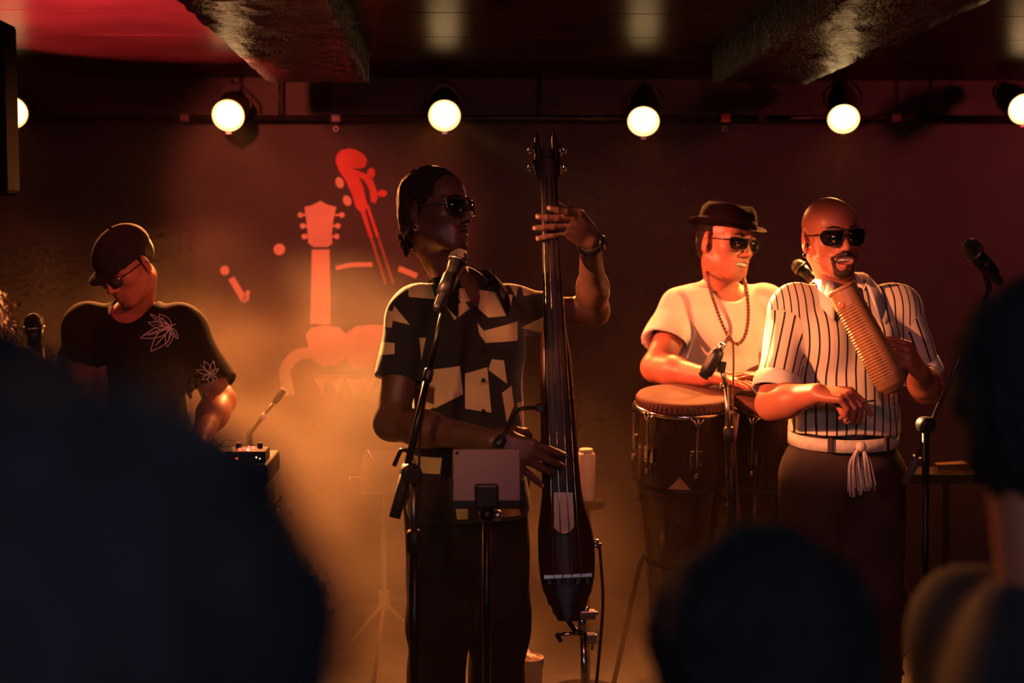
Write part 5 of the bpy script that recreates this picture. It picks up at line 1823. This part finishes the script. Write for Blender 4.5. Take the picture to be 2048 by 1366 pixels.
tripod(s, bl.x + .004, 3.74, .22, .15)

# ================================================================== SMALL THINGS ON STAGE
# folded music stand in the smoke behind the bass player
mx = at(765, 683, 5.1).x
mu = thing('music_stand', 'dim folded music stand in the smoke behind the bass player elbow', 'music stand', Vector((mx, 5.1, .008)))
Rm_ = Matrix.Rotation(math.radians(-22), 3, 'X')
mc = at(765, 945, 5.05)
MB().box(mc, (.075, .003, .080), Rm_, bev=.001).build('desk', M['matte_black'], mu)
MB().box(mc + Rm_ @ Vector((0, -.016, -.078)), (.075, .016, .003), Rm_, bev=.001).build('ledge', M['matte_black'], mu)
MB().tube([at(735, 900, 5.04), at(748, 925, 5.04)], .003, 6).build('page_clip', M['steel'], mu)
MB().sphere(at(700, 956, 5.05), .006, 8).build('wing_screw', M['chrome'], mu)
MB().tube([at(700, 956, 5.05), mc + Vector((-.05, .012, -.02))], .004, 6).build('screw_arm', M['black_metal'], mu)
MB().tube([mc + Vector((0, .02, -.03)), (mx, 5.1, .28)], .009, 8).build('pole', M['matte_black'], mu)
tripod(mu, mx, 5.1, .28, .24, m=M['matte_black'])
# pale canister on a stool behind the bass
q = at(1172, 1000, 4.85)
so = thing('stool', 'small black round stool behind the upright bass', 'stool', Vector((q.x, 4.85, .008)))
MB().lathe((q.x, 4.85, q.z), (0, 0, -1), [(.062, 0), (.066, .004), (.066, .022), (.055, .026)], 32).build('seat', M['matte_black'], so)
MB().tube([(q.x, 4.85, q.z - .02), (q.x, 4.85, .03)], .016, 10).build('column', M['matte_black'], so)
MB().lathe((q.x, 4.85, .009), (0, 0, 1), [(.13, 0), (.13, .012), (.03, .03)], 28).build('foot_plate', M['matte_black'], so)
cn = thing('canister', 'pale upright canister glowing orange right behind the upright bass', 'canister', Vector((q.x, 4.85, q.z)))
hC = at(1172, 897, 4.85).z - q.z
MB().lathe((q.x, 4.85, q.z), (0, 0, 1), [(.028, 0), (.031, .003), (.031, hC - .020), (.027, hC - .014)], 28).build('tin', M['canister'], cn)
MB().lathe((q.x, 4.85, q.z + hC - .015), (0, 0, 1), [(.022, 0), (.024, .002), (.024, .012), (.020, .015)], 28).build('lid', M['canister'], cn)
# bucket with crumpled towel by the leg of the bass player
q = at(1055, 1318, 4.42)
bk = thing('bucket', 'pale plastic bucket beside the leg of the bass player', 'bucket', Vector((q.x, 4.42, .008)))
MB().lathe((q.x, 4.42, .009), (0, 0, 1), [(.035, 0), (.040, .004), (.049, q.z - .012), (.053, q.z - .010), (.053, q.z - .002)], 32, cap1=False).build('pail', M['canister'], bk)
MB().tube([(q.x + .052 * math.cos(a), 4.42 + .01, q.z - .01 - .05 * math.sin(a)) for a in np.linspace(0, math.pi, 14)], .002, 6).build('wire_handle', M['steel'], bk)
tw = Blob()
for x, y, z, r in ((-.018, 0, .0, .028), (.016, -.01, .004, .026), (.0, .02, .004, .024), (.026, .01, -.004, .018), (-.028, -.01, .0, .016)):
    tw.add(ell((q.x + x, 4.42 + y, q.z + z), (r, r, r * .7)), .012)
tw.disp = folds(.006, 90, 41, (1, 1, 1))
V, Q = nets(tw, .005); o = recenter(link('towel', np_mesh('towel', V, Q), M['towel'])); tag(o, 'crumpled pale towel stuffed in the bucket by the bass player', 'towel')
# percussion tray behind the bald man
q = at(1893, 950, 4.75)
pt_ = thing('percussion_table', 'low dark percussion tray table right behind the bald man', 'table', Vector((q.x, 4.75, .008)))
MB().box((q.x, 4.75, q.z), (.16, .12, .010), bev=.004).build('tray', M['matte_black'], pt_)
MB().box((q.x, 4.632, q.z + .012), (.16, .004, .010), bev=.002).build('tray_lip', M['matte_black'], pt_)
MB().tube([(q.x, 4.75, q.z), (q.x, 4.75, .28)], .012, 10).build('pole', M['matte_black'], pt_)
tripod(pt_, q.x, 4.75, .28, .25)
cw = thing('cowbell', 'small brass cowbell lying on the dark percussion tray', 'cowbell', Vector((q.x + .01, 4.70, q.z + .010)))
mb = MB(); mb.grid([[Vector((q.x + dx, 4.70 + y * w, q.z + .030 + z * h)) for y, z in ((-1, -1), (1, -1), (1, 1), (-1, 1))] for dx, w, h in ((-.05, .022, .016), (.05, .030, .020))], closed=True, smooth=False)
mb.build('bell', M['gold'], cw, solid=.003)
MB().box((q.x - .052, 4.70, q.z + .030), (.003, .022, .016)).build('closed_end', M['gold'], cw)


# ================================================================== CURLY-HAIRED MUSICIAN AT THE LEFT EDGE
def curls(parent, R, c, n, rad, m, seed, cen=(0, .03, .03), length=.05, name='hair_strands', zmin=-.12, w=.0012):
    r = np.random.RandomState(seed); mb = MB()
    for _ in range(n):
        d = r.normal(size=3); d /= np.linalg.norm(d)
        if d[1] < -.55 and d[2] < .5: continue
        if d[2] < zmin / .1: continue
        p = np.array(cen) + d * np.array(rad) * .96
        pts = []
        for k in range(4):
            pts.append(hl(R, c, p)); p = p + d * length / 4 + np.array([0, 0, -.004 * k]) + r.normal(size=3) * .0045
        mb.tube(pts, [w, w, w * .8, w * .4], 3, caps=False)
    o = mb.build(name, m, parent); o['kind'] = 'stuff'
    return o


Lp = Figure('person', 'dark figure with frizzy red-lit hair cut off by the left edge', (at(-90, 683, 3.45).x, 3.45, .008), math.radians(30), .87)
hc5 = at(-62, 665, 3.45); HR5 = rotm(math.radians(35), .1, 0)
neck_w = Lp.w((0, .02, 1.46)); nl = np.linalg.inv(HR5) @ (neck_w - np.array(hc5))
Lp.add_skin(head_blob(nl), .005, HR5, hc5)
tb = Blob(); Lp.torso(tb); Lp.legs(tb); 
for s in (-1, 1):
    arm(tb, Lp.w((s * .172, .012, 1.42)), Lp.w((s * .24, .02, 1.12)), Lp.w((s * .20, -.16, .95)))
    hand(tb, Lp.w((s * .20, -.16, .95)), Lp.R @ np.array([-s * .2, -.8, -.2]), (0, 0, -1), 'L' if s > 0 else 'R', ((.3, .3, .2),) * 4)
Lp.add_skin(tb, .012)
Lp.finish_skin(M['skin_mid'])
hb5 = Blob(); hb5.add(ell((0, .030, .030), (.095, .112, .105)), .01); hb5.add(ell((0, .06, -.06), (.085, .07, .08)), .04)
hb5.cut(plane((0, -.07, .06), (0, -.85, -.5)), .01); hb5.disp = folds(.006, 90, 51, (1, 1, 1))
Lp.part('hair', hb5, .005, M['hair_brown'], HR5, hc5)
curls(Lp.obj, HR5, hc5, 900, (.100, .117, .110), M['hair_brown'], 5, length=.022)
sb5 = Blob(); Lp.torso(sb5, .014, hips=False); sb5.add(ell(Lp.w((0, 0, 1.03)), (.16, .13, .2), Lp.R), .05)
for s in (-1, 1): sb5.add(cap(Lp.w((s * .172, .012, 1.42)), Lp.w((s * .21, .016, 1.26)), .066, .066), .03)
sb5.cut(plane(Lp.w((0, 0, .88)), (0, 0, -1)), .004); sb5.sub(cap(Lp.w((0, .02, 1.53)), Lp.w((0, -.10, 1.53)), .070, .072), .005)
Lp.part('shirt', sb5, .008, M['cotton_black'])
tr = Blob(); tr.add(ell(Lp.w((0, .012, .93)), (.150, .118, .13), Lp.R), .05); Lp.legs(tr, .015, feet=False); tr.cut(plane(Lp.w((0, 0, .07)), (0, 0, -1)), .004)
Lp.part('trousers', tr, .012, M['trouser_black'])


# ================================================================== AUDIENCE IN THE DARK
def spectator(label, head_px, Y, yaw, hair_r, head_scale=1., hs=1., lean=(0, 0), bun=False, seed=0, skin='skin_mid', drop=0.):
    c = at(head_px[0], head_px[1], Y)
    sc = (c.z + .35) / 1.665
    R = rotm(yaw) * head_scale
    s = Figure('person', label, (c.x, Y, -.35), yaw, sc * hs, group='spectators in the dark foreground')
    # keep head above the shoulders
    off = s.R @ np.array([0, .02 * sc, 0]); s.root = Vector((c.x - off[0], Y - off[1], -.35)); s.obj.location = s.root
    nw = s.w((0, .02, 1.46)); nl = np.linalg.inv(R) @ (nw - np.array(c))
    s.add_skin(head_blob(nl), .005, R, c)
    tb = Blob(); s.torso(tb); s.legs(tb)
    for q in (-1, 1):
        arm(tb, s.w((q * .172, .012, 1.42)), s.w((q * .23, .03, 1.12)), s.w((q * .21, -.10, .90)))
        hand(tb, s.w((q * .21, -.10, .90)), s.R @ np.array([-q * .15, -.45, -.8]), s.R @ np.array([-q, 0, 0]), 'L' if q > 0 else 'R', ((.3, .3, .2),) * 4)
    s.add_skin(tb, .013)
    s.finish_skin(M[skin])
    h = Blob(); h.add(ell((0, .020, .030), hair_r), .01); h.add(ell((0, .055, -.03), (hair_r[0] * .82, hair_r[1] * .55, .075)), .03)
    h.cut(plane((0, -.080, .05), (0, -.80, -.60)), .008); h.disp = folds(.0035, 90, seed, (1, 1, 1))
    s.part('hair', h, .005, M['crowd_hair'], R, c)
    b = Blob(); s.torso(b, .016, hips=False); b.add(ell(s.w((0, 0, 1.03)), (.165, .135, .22), s.R), .05)
    for q in (-1, 1):
        b.add(cap(s.w((q * .172, .012, 1.42)), s.w((q * .23, .03, 1.12)), .066, .054), .03)
        b.add(cap(s.w((q * .23, .03, 1.12)), s.w((q * .215, -.07, .95)), .054, .040), .02)
    b.cut(plane(s.w((0, 0, .86)), (0, 0, -1)), .004); b.sub(cap(s.w((0, .03, 1.55)), s.w((0, -.08, 1.545)), .066, .07), .005)
    b.disp = folds(.004, 24, seed + 3)
    s.part('jacket', b, .010, M['crowd_cloth'])
    t = Blob(); t.add(ell(s.w((0, .012, .93)), (.155, .12, .13), s.R), .05); s.legs(t, .015, feet=False); t.cut(plane(s.w((0, 0, .07)), (0, 0, -1)), .004)
    s.part('trousers', t, .012, M['trouser_black'])
    return s


spectator('huge blurred dark head of a spectator filling the lower left corner', (135, 1470), .50, math.pi, (.100, .105, .100), seed=61, skin='skin_dark')
spectator('blurred dark head of a spectator at the left edge, behind the huge head', (-45, 1098), .84, math.pi - .15, (.100, .104, .102), seed=65, skin='skin_dark')
spectator('round blurred dark head of a spectator at the bottom right of centre', (1512, 1352), 1.19, math.pi + .1, (.096, .102, .104), seed=71, hs=.99)
spectator('blurred dark spectator turned sideways at the right edge with lit neck', (2140, 792), 1.40, math.radians(100), (.086, .098, .096), seed=81, hs=.972, skin='skin_light')
